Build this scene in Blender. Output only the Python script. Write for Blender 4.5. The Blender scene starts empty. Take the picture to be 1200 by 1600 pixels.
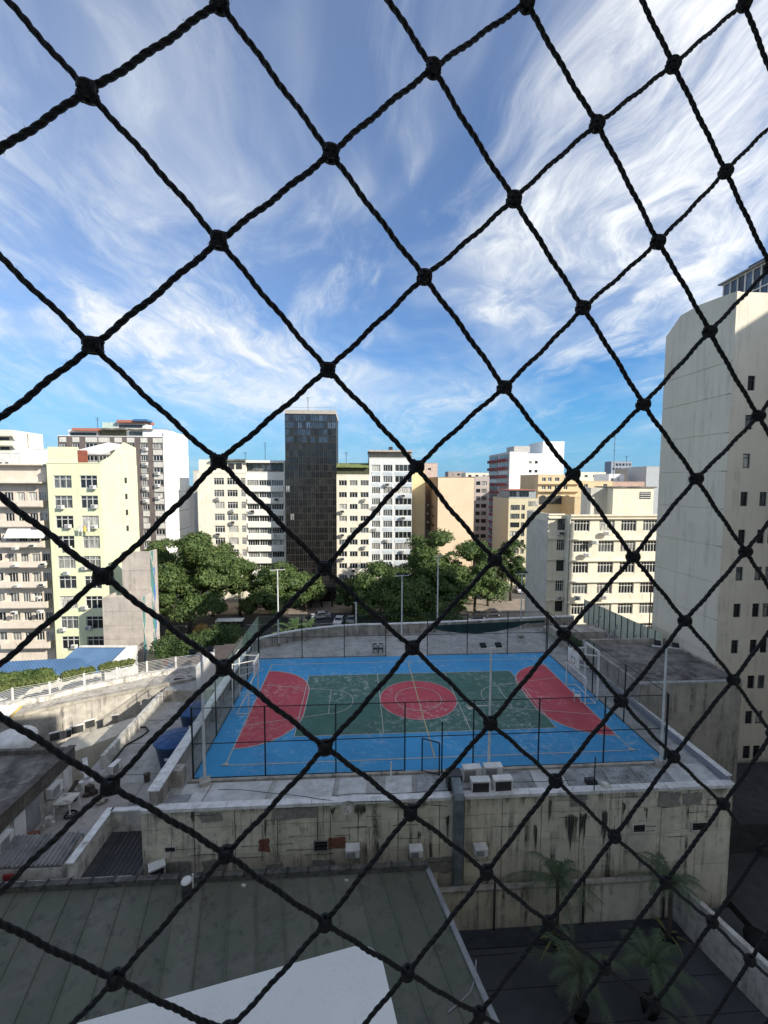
import bpy, bmesh, math, random
import numpy as np
from mathutils import Vector, Matrix
random.seed(7); RNG=np.random.default_rng(11)
S=bpy.context.scene; COL=S.collection
# ------------------------------------------------------------------ camera, sky, sun
F_PX=669.82; PITCH=.0713069742; ROLL=.00332397509; YAW=.0632006665
CAM=np.array([-4.79031,-32.32626,17.04491])
cy,sy,cp,sp=math.cos(YAW),math.sin(YAW),math.cos(PITCH),math.sin(PITCH)
FW=np.array([sy*cp,cy*cp,-sp]); R0=np.array([cy,-sy,0.]); U0=np.cross(R0,FW)
RT=R0*math.cos(ROLL)+U0*math.sin(ROLL); UP=-R0*math.sin(ROLL)+U0*math.cos(ROLL)
cd=bpy.data.cameras.new('camera'); cam=bpy.data.objects.new('camera',cd); COL.objects.link(cam)
cd.sensor_fit='VERTICAL'; cd.sensor_height=36.; cd.lens=36.*F_PX/1600.
cd.clip_start=.02; cd.clip_end=3000
mw=Matrix.Identity(4)
for i in range(3):
    mw[i][0]=RT[i]; mw[i][1]=UP[i]; mw[i][2]=-FW[i]; mw[i][3]=CAM[i]
cam.matrix_world=mw; S.camera=cam
SUN=Vector((1.55,-1.15,1.0)).normalized()          # direction towards the sun
W=bpy.data.worlds.new('World'); S.world=W; W.use_nodes=True
SKY_STRENGTH=.15; SUN_STRENGTH=2.5
S.view_settings.view_transform='Standard'; S.view_settings.look='None'; S.view_settings.gamma=1
S.view_settings.use_curve_mapping=False; S.view_settings.exposure=1.55
def world():
    n=W.node_tree.nodes; l=W.node_tree.links; n.clear()
    out=n.new('ShaderNodeOutputWorld'); bg=n.new('ShaderNodeBackground')
    sk=n.new('ShaderNodeTexSky'); sk.sky_type='NISHITA'; sk.sun_disc=False
    sk.sun_elevation=math.asin(SUN.z); sk.sun_rotation=math.atan2(SUN.x,SUN.y)
    sk.altitude=10; sk.air_density=1.0; sk.dust_density=.2; sk.ozone_density=3.
    tc=n.new('ShaderNodeTexCoord'); sep=n.new('ShaderNodeSeparateXYZ'); l.new(tc.outputs['Generated'],sep.inputs[0])
    def math_(op,a,b):
        m=n.new('ShaderNodeMath'); m.operation=op
        for i,v in enumerate((a,b)):
            if v is None: continue
            if isinstance(v,(int,float)): m.inputs[i].default_value=v
            else: l.new(v,m.inputs[i])
        return m.outputs[0]
    zc=math_('ADD',math_('MAXIMUM',sep.outputs[2],0.),.16)
    px=math_('DIVIDE',sep.outputs[0],zc); py=math_('DIVIDE',sep.outputs[1],zc)
    comb=n.new('ShaderNodeCombineXYZ'); l.new(px,comb.inputs[0]); l.new(py,comb.inputs[1])
    def noise(sx,sy_,rot,scale,det,dist,off=0,rough=.6):
        mp=n.new('ShaderNodeMapping'); mp.inputs['Scale'].default_value=(sx,sy_,1); mp.inputs['Rotation'].default_value=(0,0,rot); mp.inputs['Location'].default_value=(off,off*.7,0)
        l.new(comb.outputs[0],mp.inputs[0]); t=n.new('ShaderNodeTexNoise'); t.inputs['Scale'].default_value=scale
        t.inputs['Detail'].default_value=det; t.inputs['Distortion'].default_value=dist; t.inputs['Roughness'].default_value=rough
        l.new(mp.outputs[0],t.inputs['Vector']); return t.outputs[0]
    def ramp(v,a,b):
        m=n.new('ShaderNodeMapRange'); m.interpolation_type='SMOOTHSTEP'; m.inputs[1].default_value=a; m.inputs[2].default_value=b; l.new(v,m.inputs[0]); return m.outputs[0]
    def warp(amount,scale):
        t=n.new('ShaderNodeTexNoise'); t.inputs['Scale'].default_value=scale; t.inputs['Detail'].default_value=3; l.new(comb.outputs[0],t.inputs['Vector'])
        a=n.new('ShaderNodeVectorMath'); a.operation='SUBTRACT'; l.new(t.outputs[1],a.inputs[0]); a.inputs[1].default_value=(.5,.5,.5)
        b=n.new('ShaderNodeVectorMath'); b.operation='SCALE'; l.new(a.outputs[0],b.inputs[0]); b.inputs['Scale'].default_value=amount
        c=n.new('ShaderNodeVectorMath'); c.operation='ADD'; l.new(b.outputs[0],c.inputs[0]); l.new(comb.outputs[0],c.inputs[1]); return c.outputs[0]
    wv=warp(.95,.9)
    class _c: outputs=[wv]
    comb=_c
    big=ramp(noise(1,.75,.5,.85,5,.3,14.9,.55),.44,.68)
    wisps=ramp(noise(1.,.38,.9,1.9,10,.5,12.7,.60),.42,.66)
    fine=ramp(noise(1.,.26,.6,5.5,12,.4,1.4,.70),.36,.66)
    lf=ramp(px,1.7,-1.5)
    # a broad veil with brushed fibres in it, and loose brushed wisps elsewhere
    v1=math_('MULTIPLY',big,math_('ADD',math_('MULTIPLY',fine,.22),math_('ADD',math_('MULTIPLY',wisps,.26),.38)))
    v1=math_('MULTIPLY',v1,math_('ADD',math_('MULTIPLY',lf,.32),.74))
    v2=math_('MULTIPLY',math_('MULTIPLY',wisps,fine),.48)
    m=math_('MINIMUM',math_('ADD',v1,math_('ADD',v2,math_('MULTIPLY',lf,.27))),.96)
    hz=math_('SUBTRACT',1.,ramp(sep.outputs[2],.03,.24))
    m=math_('MULTIPLY',m,math_('SUBTRACT',1.,math_('MULTIPLY',hz,.75)))
    # sky tint
    hs=n.new('ShaderNodeHueSaturation'); hs.inputs['Saturation'].default_value=1.18; hs.inputs['Value'].default_value=1.; l.new(sk.outputs[0],hs.inputs['Color'])
    tn=n.new('ShaderNodeMix'); tn.data_type='RGBA'; tn.blend_type='MULTIPLY'; tn.inputs[0].default_value=1; l.new(hs.outputs[0],tn.inputs[6]); tn.inputs[7].default_value=(.125,.285,.38,1)
    ht=n.new('ShaderNodeMix'); ht.data_type='RGBA'; l.new(math_('MULTIPLY',math_('SUBTRACT',1.,ramp(sep.outputs[2],-.02,.30)),.85),ht.inputs[0]); l.new(tn.outputs[2],ht.inputs[6]); ht.inputs[7].default_value=(.50,1.08,1.75,1)
    mx=n.new('ShaderNodeMix'); mx.data_type='RGBA'; l.new(m,mx.inputs[0]); l.new(ht.outputs[2],mx.inputs[6])
    # clouds scatter forward: they are brighter and warmer towards the sun
    dt=n.new('ShaderNodeVectorMath'); dt.operation='DOT_PRODUCT'; l.new(tc.outputs['Generated'],dt.inputs[0]); dt.inputs[1].default_value=tuple(SUN)
    gl=math_('POWER',math_('MAXIMUM',math_('MULTIPLY',math_('ADD',dt.outputs['Value'],.35),.74),0.),3.)
    cc=n.new('ShaderNodeMix'); cc.data_type='RGBA'; l.new(gl,cc.inputs[0]); cc.inputs[6].default_value=(2.15,2.25,2.32,1); cc.inputs[7].default_value=(9.2,8.4,7.2,1); l.new(cc.outputs[2],mx.inputs[7])
    l.new(mx.outputs[2],bg.inputs[0]); bg.inputs[1].default_value=SKY_STRENGTH; l.new(bg.outputs[0],out.inputs[0])
world()
sl=bpy.data.lights.new('sun','SUN'); sl.energy=SUN_STRENGTH; sl.angle=math.radians(.5); sl.color=(1.,.93,.82)
so=bpy.data.objects.new('sun',sl); so.rotation_euler=SUN.to_track_quat('Z','Y').to_euler(); so.location=(60,-40,60); COL.objects.link(so)

# ------------------------------------------------------------------ helpers
def ray(x,y): return FW+RT*((x-600)/F_PX)+UP*((800-y)/F_PX)
def az(x,y,z): d=ray(x,y); return CAM+d*((z-CAM[2])/d[2])
def ay(x,y,Y): d=ray(x,y); return CAM+d*((Y-CAM[1])/d[1])
def ax(x,y,X): d=ray(x,y); return CAM+d*((X-CAM[0])/d[0])
MATS={}
def mat(name,c,c2=None,sc=1.5,rough=.85,streak=None,sa=.6,bump=0.,bsc=30.,metal=0.,rnd=0.,spec=.3,worn=None,wa=.5,wsc=.8,squash=None):
    if name in MATS: return MATS[name]
    m=bpy.data.materials.new(name); m.use_nodes=True; n=m.node_tree.nodes; l=m.node_tree.links
    b=n['Principled BSDF']; b.inputs['Roughness'].default_value=rough; b.inputs['Metallic'].default_value=metal; b.inputs['Specular IOR Level'].default_value=spec
    g=n.new('ShaderNodeNewGeometry'); pos=g.outputs['Position']
    if c2 is None: c2=tuple(x*.72 for x in c)
    def nz(scale,det=6,scv=None,rough_=.6):
        v=pos
        if scv:
            mp=n.new('ShaderNodeMapping'); mp.inputs['Scale'].default_value=scv; l.new(pos,mp.inputs[0]); v=mp.outputs[0]
        t=n.new('ShaderNodeTexNoise'); t.inputs['Scale'].default_value=scale; t.inputs['Detail'].default_value=det; t.inputs['Roughness'].default_value=rough_; l.new(v,t.inputs['Vector']); return t.outputs[0]
    def rmp(v,a,b_,lo=0.,hi=1.):
        r=n.new('ShaderNodeMapRange'); r.inputs[1].default_value=a; r.inputs[2].default_value=b_; r.inputs[3].default_value=lo; r.inputs[4].default_value=hi; l.new(v,r.inputs[0]); return r.outputs[0]
    def mix(f,a,b_,bt='MIX'):
        x=n.new('ShaderNodeMix'); x.data_type='RGBA'; x.blend_type=bt
        for i,v in ((0,f),(6,a),(7,b_)):
            if isinstance(v,(tuple,list)): x.inputs[i].default_value=(*v[:3],1)
            elif isinstance(v,(int,float)): x.inputs[i].default_value=v
            else: l.new(v,x.inputs[i])
        return x.outputs[2]
    col=mix(rmp(nz(sc,7,squash),.36,.64),c,c2)
    if streak:
        s1=rmp(nz(1.,8,(2.2,2.2,.13),.72),.50,.64); s2=rmp(nz(.55,6,None,.7),.40,.58)
        mm=n.new('ShaderNodeMath'); mm.operation='MULTIPLY'; l.new(s1,mm.inputs[0]); l.new(s2,mm.inputs[1])
        m3=n.new('ShaderNodeMath'); m3.operation='MULTIPLY'; l.new(mm.outputs[0],m3.inputs[0]); m3.inputs[1].default_value=sa
        col=mix(m3.outputs[0],col,streak)
    if worn:
        s1=rmp(nz(wsc*5,9,None,.78),.505,.575); s2=rmp(nz(wsc*.45,4),.44,.60)
        mm=n.new('ShaderNodeMath'); mm.operation='MULTIPLY'; l.new(s1,mm.inputs[0]); l.new(s2,mm.inputs[1])
        m3=n.new('ShaderNodeMath'); m3.operation='MULTIPLY'; l.new(mm.outputs[0],m3.inputs[0]); m3.inputs[1].default_value=wa
        col=mix(m3.outputs[0],col,worn)
    if rnd:
        oi=n.new('ShaderNodeObjectInfo'); v=rmp(oi.outputs['Random'],0,1,1-rnd,1+rnd*.6); hs=n.new('ShaderNodeHueSaturation'); l.new(v,hs.inputs['Value']); l.new(col,hs.inputs['Color']); col=hs.outputs[0]
    l.new(col,b.inputs['Base Color'])
    if bump:
        bp=n.new('ShaderNodeBump'); bp.inputs['Strength'].default_value=bump; bp.inputs['Distance'].default_value=.03; l.new(nz(bsc,4),bp.inputs['Height']); l.new(bp.outputs[0],b.inputs['Normal'])
    MATS[name]=m; return m
def glass_mat(name,opts,rough=.12):
    m=bpy.data.materials.new(name); m.use_nodes=True; n=m.node_tree.nodes; l=m.node_tree.links; b=n['Principled BSDF']
    oi=n.new('ShaderNodeObjectInfo'); cr=n.new('ShaderNodeValToRGB'); cr.color_ramp.interpolation='CONSTANT'
    e=cr.color_ramp.elements; e[0].position=0; e[0].color=(*opts[0][1],1); e[1].position=opts[1][0]; e[1].color=(*opts[1][1],1)
    for p,c in opts[2:]: x=e.new(p); x.color=(*c,1)
    l.new(oi.outputs['Random'],cr.inputs[0])
    # curtain folds / slats behind the glass
    g=n.new('ShaderNodeNewGeometry'); mp=n.new('ShaderNodeMapping'); mp.inputs['Scale'].default_value=(3.,3.,.5); l.new(g.outputs['Position'],mp.inputs[0])
    t=n.new('ShaderNodeTexNoise'); t.inputs['Scale'].default_value=1.6; t.inputs['Detail'].default_value=4; l.new(mp.outputs[0],t.inputs['Vector'])
    r=n.new('ShaderNodeMapRange'); r.inputs[1].default_value=.35; r.inputs[2].default_value=.65; r.inputs[3].default_value=.45; r.inputs[4].default_value=1.5; l.new(t.outputs[0],r.inputs[0])
    hs=n.new('ShaderNodeHueSaturation'); l.new(r.outputs[0],hs.inputs['Value']); l.new(cr.outputs[0],hs.inputs['Color']); l.new(hs.outputs[0],b.inputs['Base Color'])
    b.inputs['Roughness'].default_value=rough; b.inputs['Specular IOR Level'].default_value=.6
    return m
GL=glass_mat('window_glass',[(0,(.012,.015,.018)),(.38,(.03,.035,.04)),(.55,(.10,.11,.11)),(.72,(.22,.22,.20)),(.88,(.42,.41,.37))])
GLD=glass_mat('tower_glass',[(0,(.006,.006,.006)),(.4,(.010,.009,.008)),(.62,(.015,.014,.012)),(.85,(.024,.022,.019)),(.985,(.22,.22,.21))],.15)
GLT=glass_mat('blue_glass_sky_tint',[(0,(.03,.05,.08)),(.5,(.06,.09,.14)),(.8,(.015,.02,.03))],.04)
white=mat('white_paint',(.72,.71,.67),(.55,.54,.50),rough=.6)
grime_white=mat('grimy_white',(.66,.63,.56),(.46,.44,.39),sc=2.5,streak=(.10,.09,.075),sa=.9,worn=(.22,.20,.17),wa=.5,wsc=.5)
dkmetal=mat('dark_green_metal',(.014,.022,.02),(.010,.014,.014),rough=.5)
blackm=mat('black_rubber',(.01,.01,.012),(.006,.006,.007),rough=.7)
grey=mat('grey_metal',(.30,.31,.31),(.2,.2,.2),rough=.5)
conc=mat('concrete',(.42,.385,.32),(.24,.22,.185),sc=1.1,bump=.3,streak=(.04,.04,.038),sa=.7)
darkroof=mat('dark_roof',(.06,.055,.05),(.23,.215,.185),sc=.7,bump=.4,worn=(.33,.31,.27),wa=.6,wsc=.35)
alum=mat('window_frame_alu',(.55,.55,.52),(.42,.42,.40),rough=.45)
darkfr=mat('window_frame_dark',(.05,.05,.05),(.03,.03,.03),rough=.5)

class MB:
    def __init__(s): s.v=[]; s.f=[]
    def box(s,a,b):
        x0,y0,z0=a; x1,y1,z1=b; n=len(s.v)
        s.v+=[(x0,y0,z0),(x1,y0,z0),(x1,y1,z0),(x0,y1,z0),(x0,y0,z1),(x1,y0,z1),(x1,y1,z1),(x0,y1,z1)]
        s.f+=[tuple(n+i for i in q) for q in ((0,3,2,1),(4,5,6,7),(0,1,5,4),(1,2,6,5),(2,3,7,6),(3,0,4,7))]; return s
    def cbox(s,c,d): return s.box([c[i]-d[i]/2 for i in range(3)],[c[i]+d[i]/2 for i in range(3)])
    def prism(s,pts,z0,z1):
        n=len(s.v); k=len(pts)
        zz0=z0 if hasattr(z0,'__len__') else [z0]*k; zz1=z1 if hasattr(z1,'__len__') else [z1]*k
        s.v+=[(p[0],p[1],zz0[i]) for i,p in enumerate(pts)]+[(p[0],p[1],zz1[i]) for i,p in enumerate(pts)]
        s.f.append(tuple(range(n+k-1,n-1,-1))); s.f.append(tuple(range(n+k,n+2*k)))
        for i in range(k):
            j=(i+1)%k; s.f.append((n+i,n+j,n+k+j,n+k+i))
        return s
    def poly(s,pts):
        n=len(s.v); s.v+=[tuple(p) for p in pts]; s.f.append(tuple(range(n,n+len(pts)))); return s
    def bar(s,p,q,w,h=None):
        p=Vector(p); q=Vector(q); d=(q-p); h=h or w
        if d.length<1e-6: return s
        d.normalize(); up=Vector((0,0,1)) if abs(d.z)<.95 else Vector((1,0,0)); r=d.cross(up).normalized(); u=r.cross(d)
        n=len(s.v)
        for P in (p,q):
            for a,b in ((-1,-1),(1,-1),(1,1),(-1,1)): s.v.append(tuple(P+r*(a*w/2)+u*(b*h/2)))
        s.f+=[tuple(n+i for i in q_) for q_ in ((0,1,2,3),(7,6,5,4),(0,4,5,1),(1,5,6,2),(2,6,7,3),(3,7,4,0))]; return s
    def tube(s,pts,r,k=6,cap=True):
        pts=[Vector(p) for p in pts]; rr=r if hasattr(r,'__len__') else [r]*len(pts); n0=len(s.v)
        for i,p in enumerate(pts):
            d=(pts[min(i+1,len(pts)-1)]-pts[max(i-1,0)]).normalized(); up=Vector((0,0,1)) if abs(d.z)<.9 else Vector((1,0,0))
            a=d.cross(up).normalized(); b=a.cross(d)
            for j in range(k):
                t=2*math.pi*j/k; s.v.append(tuple(p+a*(rr[i]*math.cos(t))+b*(rr[i]*math.sin(t))))
        for i in range(len(pts)-1):
            for j in range(k):
                a=n0+i*k+j; b=n0+i*k+(j+1)%k; s.f.append((a,b,b+k,a+k))
        if cap: s.f.append(tuple(n0+j for j in range(k-1,-1,-1))); s.f.append(tuple(n0+(len(pts)-1)*k+j for j in range(k)))
        return s
    def mesh(s,name,m,smooth=False):
        me=bpy.data.meshes.new(name); me.from_pydata([tuple(map(float,v)) for v in s.v],[],s.f); me.materials.append(m)
        if smooth: me.polygons.foreach_set('use_smooth',[True]*len(me.polygons))
        me.update(); return me
    def ob(s,name,m,parent=None,smooth=False,**k): return link(name,s.mesh(name,m,smooth),parent,**k)
def link(name,me,parent=None,loc=None,rz=0,**k):
    o=bpy.data.objects.new(name,me); COL.objects.link(o)
    if parent is not None: o.parent=parent
    if loc is not None: o.location=loc
    if rz: o.rotation_euler=(0,0,rz)
    for a,b in k.items():
        if b is not None: o[a]=b
    if 'label' in k and 'kind' not in k: o['kind']='thing'
    return o
def thing(name,label,cat,loc=(0,0,0),rz=0,group=None):
    return link(name,None,None,loc,rz,label=label,category=cat,group=group)
def struct(name,mb,m): return mb.ob(name,m,kind='structure')
def grid_mesh(fn,nu,nv):
    mb=MB()
    for i in range(nu+1):
        for j in range(nv+1): mb.v.append(tuple(fn(i/nu,j/nv)))
    for i in range(nu):
        for j in range(nv):
            a=i*(nv+1)+j; mb.f.append((a,a+nv+1,a+nv+2,a+1))
    return mb
def copytree(o,loc,rz=0,parent=None,**k):
    r=o.copy(); COL.objects.link(r); r.location=loc; r.rotation_euler=(0,0,rz)
    if parent is not None: r.parent=parent
    for a,b in k.items(): r[a]=b
    for ch in o.children:
        c=ch.copy(); COL.objects.link(c); c.parent=r
        for g in ch.children:
            d=g.copy(); COL.objects.link(d); d.parent=c
    return r

# facade: wall sheet with real openings; u = direction to the right seen from outside, n = outward
def facade(root,O,u,Wd,z0,z1,wins,m,dep=.22,name='wall',local=True):
    u=Vector((u[0],u[1],0)).normalized(); nrm=Vector((u.y,-u.x,0)); O=Vector((O[0],O[1],0))
    xs=sorted({0.,Wd,*[max(0,w[0]) for w in wins],*[min(Wd,w[0]+w[2]) for w in wins]}); zs=sorted({z0,z1,*[w[1] for w in wins],*[w[1]+w[3] for w in wins]})
    mb=MB()
    def P(x,z,d=0.): return tuple(O+u*x-nrm*d+Vector((0,0,z)))
    for i in range(len(xs)-1):
        for j in range(len(zs)-1):
            a,b,c,d=xs[i],xs[i+1],zs[j],zs[j+1]
            if b-a<1e-5 or d-c<1e-5: continue
            cx,cz=(a+b)/2,(c+d)/2
            if any(w[0]<cx<w[0]+w[2] and w[1]<cz<w[1]+w[3] for w in wins): continue
            mb.poly([P(a,c),P(b,c),P(b,d),P(a,d)])
    for w in wins:
        x,z,ww,h=w[:4]
        mb.poly([P(x,z),P(x+ww,z),P(x+ww,z,dep),P(x,z,dep)]); mb.poly([P(x,z+h,dep),P(x+ww,z+h,dep),P(x+ww,z+h),P(x,z+h)])
        mb.poly([P(x,z,dep),P(x,z+h,dep),P(x,z+h),P(x,z)]); mb.poly([P(x+ww,z),P(x+ww,z+h),P(x+ww,z+h,dep),P(x+ww,z,dep)])
    return mb.ob(name,m,root)
WC={}
def window(root,O,u,x,z,w,h,nv=2,nh=0,fr=None,dep=.16,sill=None,gl=None,bar=.05):
    fr=fr or alum; gl=gl or GL
    u=Vector((u[0],u[1],0)).normalized(); nrm=Vector((u.y,-u.x,0)); key=(round(w,2),round(h,2),nv,nh,fr.name,bar,gl.name,bool(sill))
    if key not in WC:
        mb=MB(); w_,h_=key[0],key[1]; t=bar
        mb.box((0,-.03,0),(w_,.03,t)).box((0,-.03,h_-t),(w_,.03,h_)).box((0,-.03,t),(t,.03,h_-t)).box((w_-t,-.03,t),(w_,.03,h_-t))
        for i in range(1,nv+1): mb.box((w_*i/(nv+1)-t/2,-.025,t),(w_*i/(nv+1)+t/2,.025,h_-t))
        for i in range(1,nh+1):
            zc=h_*(1-.28*i) if nh==1 else h_*i/(nh+1); mb.box((t,-.022,zc-t/2),(w_-t,.022,zc+t/2))
        WC[key]=(mb.mesh('window',fr),MB().box((.02,.035,.02),(w_-.02,.05,h_-.02)).mesh('pane',gl),MB().box((-.08,-.30,-.07),(w_+.08,0,0)).mesh('sill',sill) if sill else None)
    a,b,c=WC[key]; p=Vector((O[0],O[1],0))+u*x-nrm*dep; p.z=z
    o=link('window',a,root,p,math.atan2(u.y,u.x)); link('pane',b,o)
    if c: link('sill',c,o)
    return o
def ac_proto(name,w,d,h,dark=False,m=None):
    body=MB().box((-w/2,-d/2,.06),(w/2,d/2,h)); body.box((-w/2-.01,-d/2-.01,h),(w/2+.01,d/2+.01,h+.02))
    a=body.mesh('casing',m or white)
    g=MB(); gw=w*.62 if not dark else w*.86
    for i in range(7):
        z=.12+(h-.2)*i/6; g.box((-w/2+.04,-d/2-.02,z-.012),(-w/2+.04+gw,-d/2-.002,z+.012))
    g.box((-w/2+.04,-d/2-.008,.1),(-w/2+.04+gw,-d/2-.001,h-.06))
    b=g.mesh('grille',darkfr if dark else grey)
    f=MB().box((-w/2+.02,-d/2,0),(-w/2+.08,d/2,.06)).box((w/2-.08,-d/2,0),(w/2-.02,d/2,.06)).mesh('foot',darkfr)
    return (a,b,f)
ACP={}
def ac(loc,rz,label,group,kind='wall',s=1.,dark=False):
    k=(kind,dark)
    if k not in ACP: ACP[k]=ac_proto(kind,.72 if kind=='wall' else .92,.5 if kind=='wall' else .4,.46 if kind=='wall' else .66,dark)
    t=thing('air_conditioner',label,'air conditioner',loc,rz,group); t.scale=(s,s,s)
    for nm,me in zip(('casing','grille','foot'),ACP[k]): link(nm,me,t)
    return t
ORD=['top','second','third','fourth','fifth','sixth','seventh','eighth','ninth','tenth','eleventh','twelfth','thirteenth']

# ------------------------------------------------------------------ ground and street
ST=-12.5
asph=mat('asphalt',(.055,.055,.057),(.035,.035,.037),sc=.8,bump=.2)
pave=mat('pinkish_paving',(.36,.27,.22),(.26,.20,.17),sc=.6,worn=(.42,.36,.30),wa=.4)
struct('ground',MB().poly([(-1500,-600,ST-.004),(1500,-600,ST-.004),(1500,2500,ST-.004),(-1500,2500,ST-.004)]),mat('urban_ground',(.12,.115,.10),(.08,.078,.07),sc=.3))
struct('road',MB().poly([(-90,49,ST),(90,49,ST),(90,62.5,ST),(-90,62.5,ST)]),asph)
struct('pavement',MB().box((-90,62.5,ST-.3),(90,71.6,ST+.13)),mat('far_pavement',(.30,.25,.20),(.20,.17,.14),sc=.5))
pl=struct('plaza',MB().box((-60,33,ST-.3),(-21,48.8,ST+.12)),pave)
lm=MB()
for i in range(22): lm.box((-80+i*7.5,55.6,ST+.001),(-77+i*7.5,55.75,ST+.004))
lm.ob('lane_marking',white,kind='structure')

# ------------------------------------------------------------------ podium building with the roof court
cream_wall=mat('cream_render',(.68,.62,.48),(.53,.485,.375),sc=.9,streak=(.05,.045,.038),sa=1.,bump=.25,bsc=14,worn=(.22,.20,.17),wa=.45,wsc=.4)
rear=[az(x,y,1.15) for x,y in [(398,999),(418,994),(440,989),(470,984),(500,980.5),(530,977.5),(565,975.5),(600,975),(660,973),(720,970.5),(790,966.5),(850,964),(897,962.5)]]
rear=[(p[0],p[1]) for p in rear]; rear[0]=(-15.2,rear[0][1]-.3); rear[-1]=(rear[-1][0],rear[-1][1])
pod=thing('podium_building','long low concrete building carrying the blue sports court on its flat roof','building',(0,0,ST))
def lz(v): return (v[0],v[1],v[2]-ST)
class L(MB):
    def ob(s,name,m,parent=None,smooth=False,**k):
        pz=parent.location if parent is not None else (0,0,0)
        q=parent
        s.v=[(a-pz[0],b-pz[1],c-pz[2]) for a,b,c in s.v]
        return MB.ob(s,name,m,parent,smooth,**k)
deck=mat('roof_deck',(.42,.41,.375),(.27,.262,.24),sc=.9,worn=(.56,.56,.53),wa=.6,wsc=.5,bump=.2,streak=(.05,.06,.05),sa=.4)
body=[(-15.9,-10.45),(16.3,-10.45),(16.3,5.9),(22.0,5.9),(22.0,15.9)]+rear[::-1][1:]+[(-15.9,8)]
L().prism(body,ST,-.03).ob('body',cream_wall,pod)
L().poly([(p[0],p[1],-.02) for p in body]).ob('roof_deck',deck,pod)
# front wall : bays of rendered panels between thin joints
nb=15; x0,x1=-15.95,16.38; bw=(x1-x0)/nb
bays=sorted([x0,x1]+[-13.3,-11.2,-9.0,-6.9,-4.75,-2.6,-.35,1.0,3.1,5.3,7.5,9.9,12.2,14.3])
for i in range(len(bays)-1):
    a,b=bays[i]+.02,bays[i+1]-.02
    for (c,d,pr) in ((-1.02,.12,0.),(-2.6,-1.05,.0),(-4.6,-2.63,.0),(ST,-4.63,0)):
        pr=random.uniform(-.012,.012)
        L().box((a,-10.62+pr,c),(b,-10.44,d)).ob('wall_panel',cream_wall,pod)
ruin=mat('bare_block_patch',(.30,.28,.24),(.19,.18,.155),sc=4,bump=.5,bsc=20)
redb=mat('exposed_red_brick',(.22,.085,.05),(.14,.06,.045),sc=6,bump=.5)
def on_front(x,y): return ay(x,y,-10.66)
for (a,b,c,d,m_) in ((312,1272,347,1284,ruin),(428,1263,496,1278,ruin),(488,1345,522,1362,ruin),(317,1345,352,1368,ruin),(230,1350,300,1372,ruin),(415,1350,440,1365,ruin),(405,1312,421,1330,redb),(513,1310,541,1323,redb),(892,1243,917,1260,ruin),(1030,1240,1062,1258,ruin),(1068,1240,1096,1256,ruin),(668,1340,720,1362,ruin)):
    p=on_front(a,b); q=on_front(c,d)
    n=7; pts=[]
    for (ex,ez) in [(p[0]+(q[0]-p[0])*t,q[2]) for t in np.linspace(0,1,n)]+[(q[0],q[2]+(p[2]-q[2])*t) for t in np.linspace(.2,.8,3)]+[(q[0]+(p[0]-q[0])*t,p[2]) for t in np.linspace(0,1,n)]+[(p[0],p[2]+(q[2]-p[2])*t) for t in np.linspace(.2,.8,3)]:
        pts.append((ex+random.uniform(-.07,.07),ez+random.uniform(-.05,.05)))
    mb=L(); k=len(pts)
    yy=-10.665-random.uniform(0,.004)
    mb.poly([(x,yy,z) for x,z in pts])
    for i in range(k): j=(i+1)%k; mb.poly([(pts[i][0],yy,pts[i][1]),(pts[i][0],-10.5,pts[i][1]),(pts[j][0],-10.5,pts[j][1]),(pts[j][0],yy,pts[j][1])])
    mb.ob('render_patch',m_,pod)
# soot streaks running below the coping: dark mould runs with their own outline
mould=mat('black_mould',(.035,.034,.03),(.07,.066,.055),sc=3,squash=(4,4,.6))
mould2=mat('grey_grime',(.20,.185,.145),(.30,.275,.21),sc=3)
for (x,y0_,y1_,w) in ((893,1274,1366,.42),(912,1272,1350,.28),(945,1268,1345,.30),(860,1250,1330,.12),(1010,1262,1300,.10),(415,1280,1330,.1),(562,1260,1290,.35),(520,1262,1285,.15),(300,1268,1300,.18),(655,1300,1350,.10),(700,1275,1340,.08),(838,1290,1360,.14),(1075,1262,1310,.1),(975,1255,1290,.08)):
    p=on_front(x,y0_); q=on_front(x,y1_); mb=L(); ns=max(5,int(w*55))
    for e in range(ns):
        xc=p[0]+random.gauss(0,w*.42); ww=random.uniform(.012,.05); zt_=p[2]+random.uniform(-.15,.06); zb_=p[2]+(q[2]-p[2])*random.betavariate(2.2,1.6)*random.uniform(.6,1.1)*max(.3,1-abs(xc-p[0])/(w*1.6)); m_1=(zt_+zb_)/2; yy=-10.6705-e*.00002
        mb.poly([(xc-ww*.5,yy,zt_),(xc-ww*.9,yy,m_1),(xc+random.uniform(-.02,.02),yy,zb_),(xc+ww*.8,yy,m_1+.1),(xc+ww*.6,yy,zt_)])
    mb.ob('mould_streak',mould,pod)
# short grime drips all along the underside of the coping
for i in range(30):
    xx=random.uniform(-15.7,16.1); mb=L()
    for e in range(random.randint(3,9)):
        xc=xx+random.gauss(0,.10); ww=random.uniform(.010,.035); zb_=-random.uniform(.12,.75); yy=-10.6703-e*.00002
        mb.poly([(xc-ww,yy,.0),(xc-ww*.6,yy,zb_*.5),(xc,yy,zb_),(xc+ww*.7,yy,zb_*.45),(xc+ww,yy,.0)])
    mb.ob('grime_drip',mould2,pod)
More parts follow.
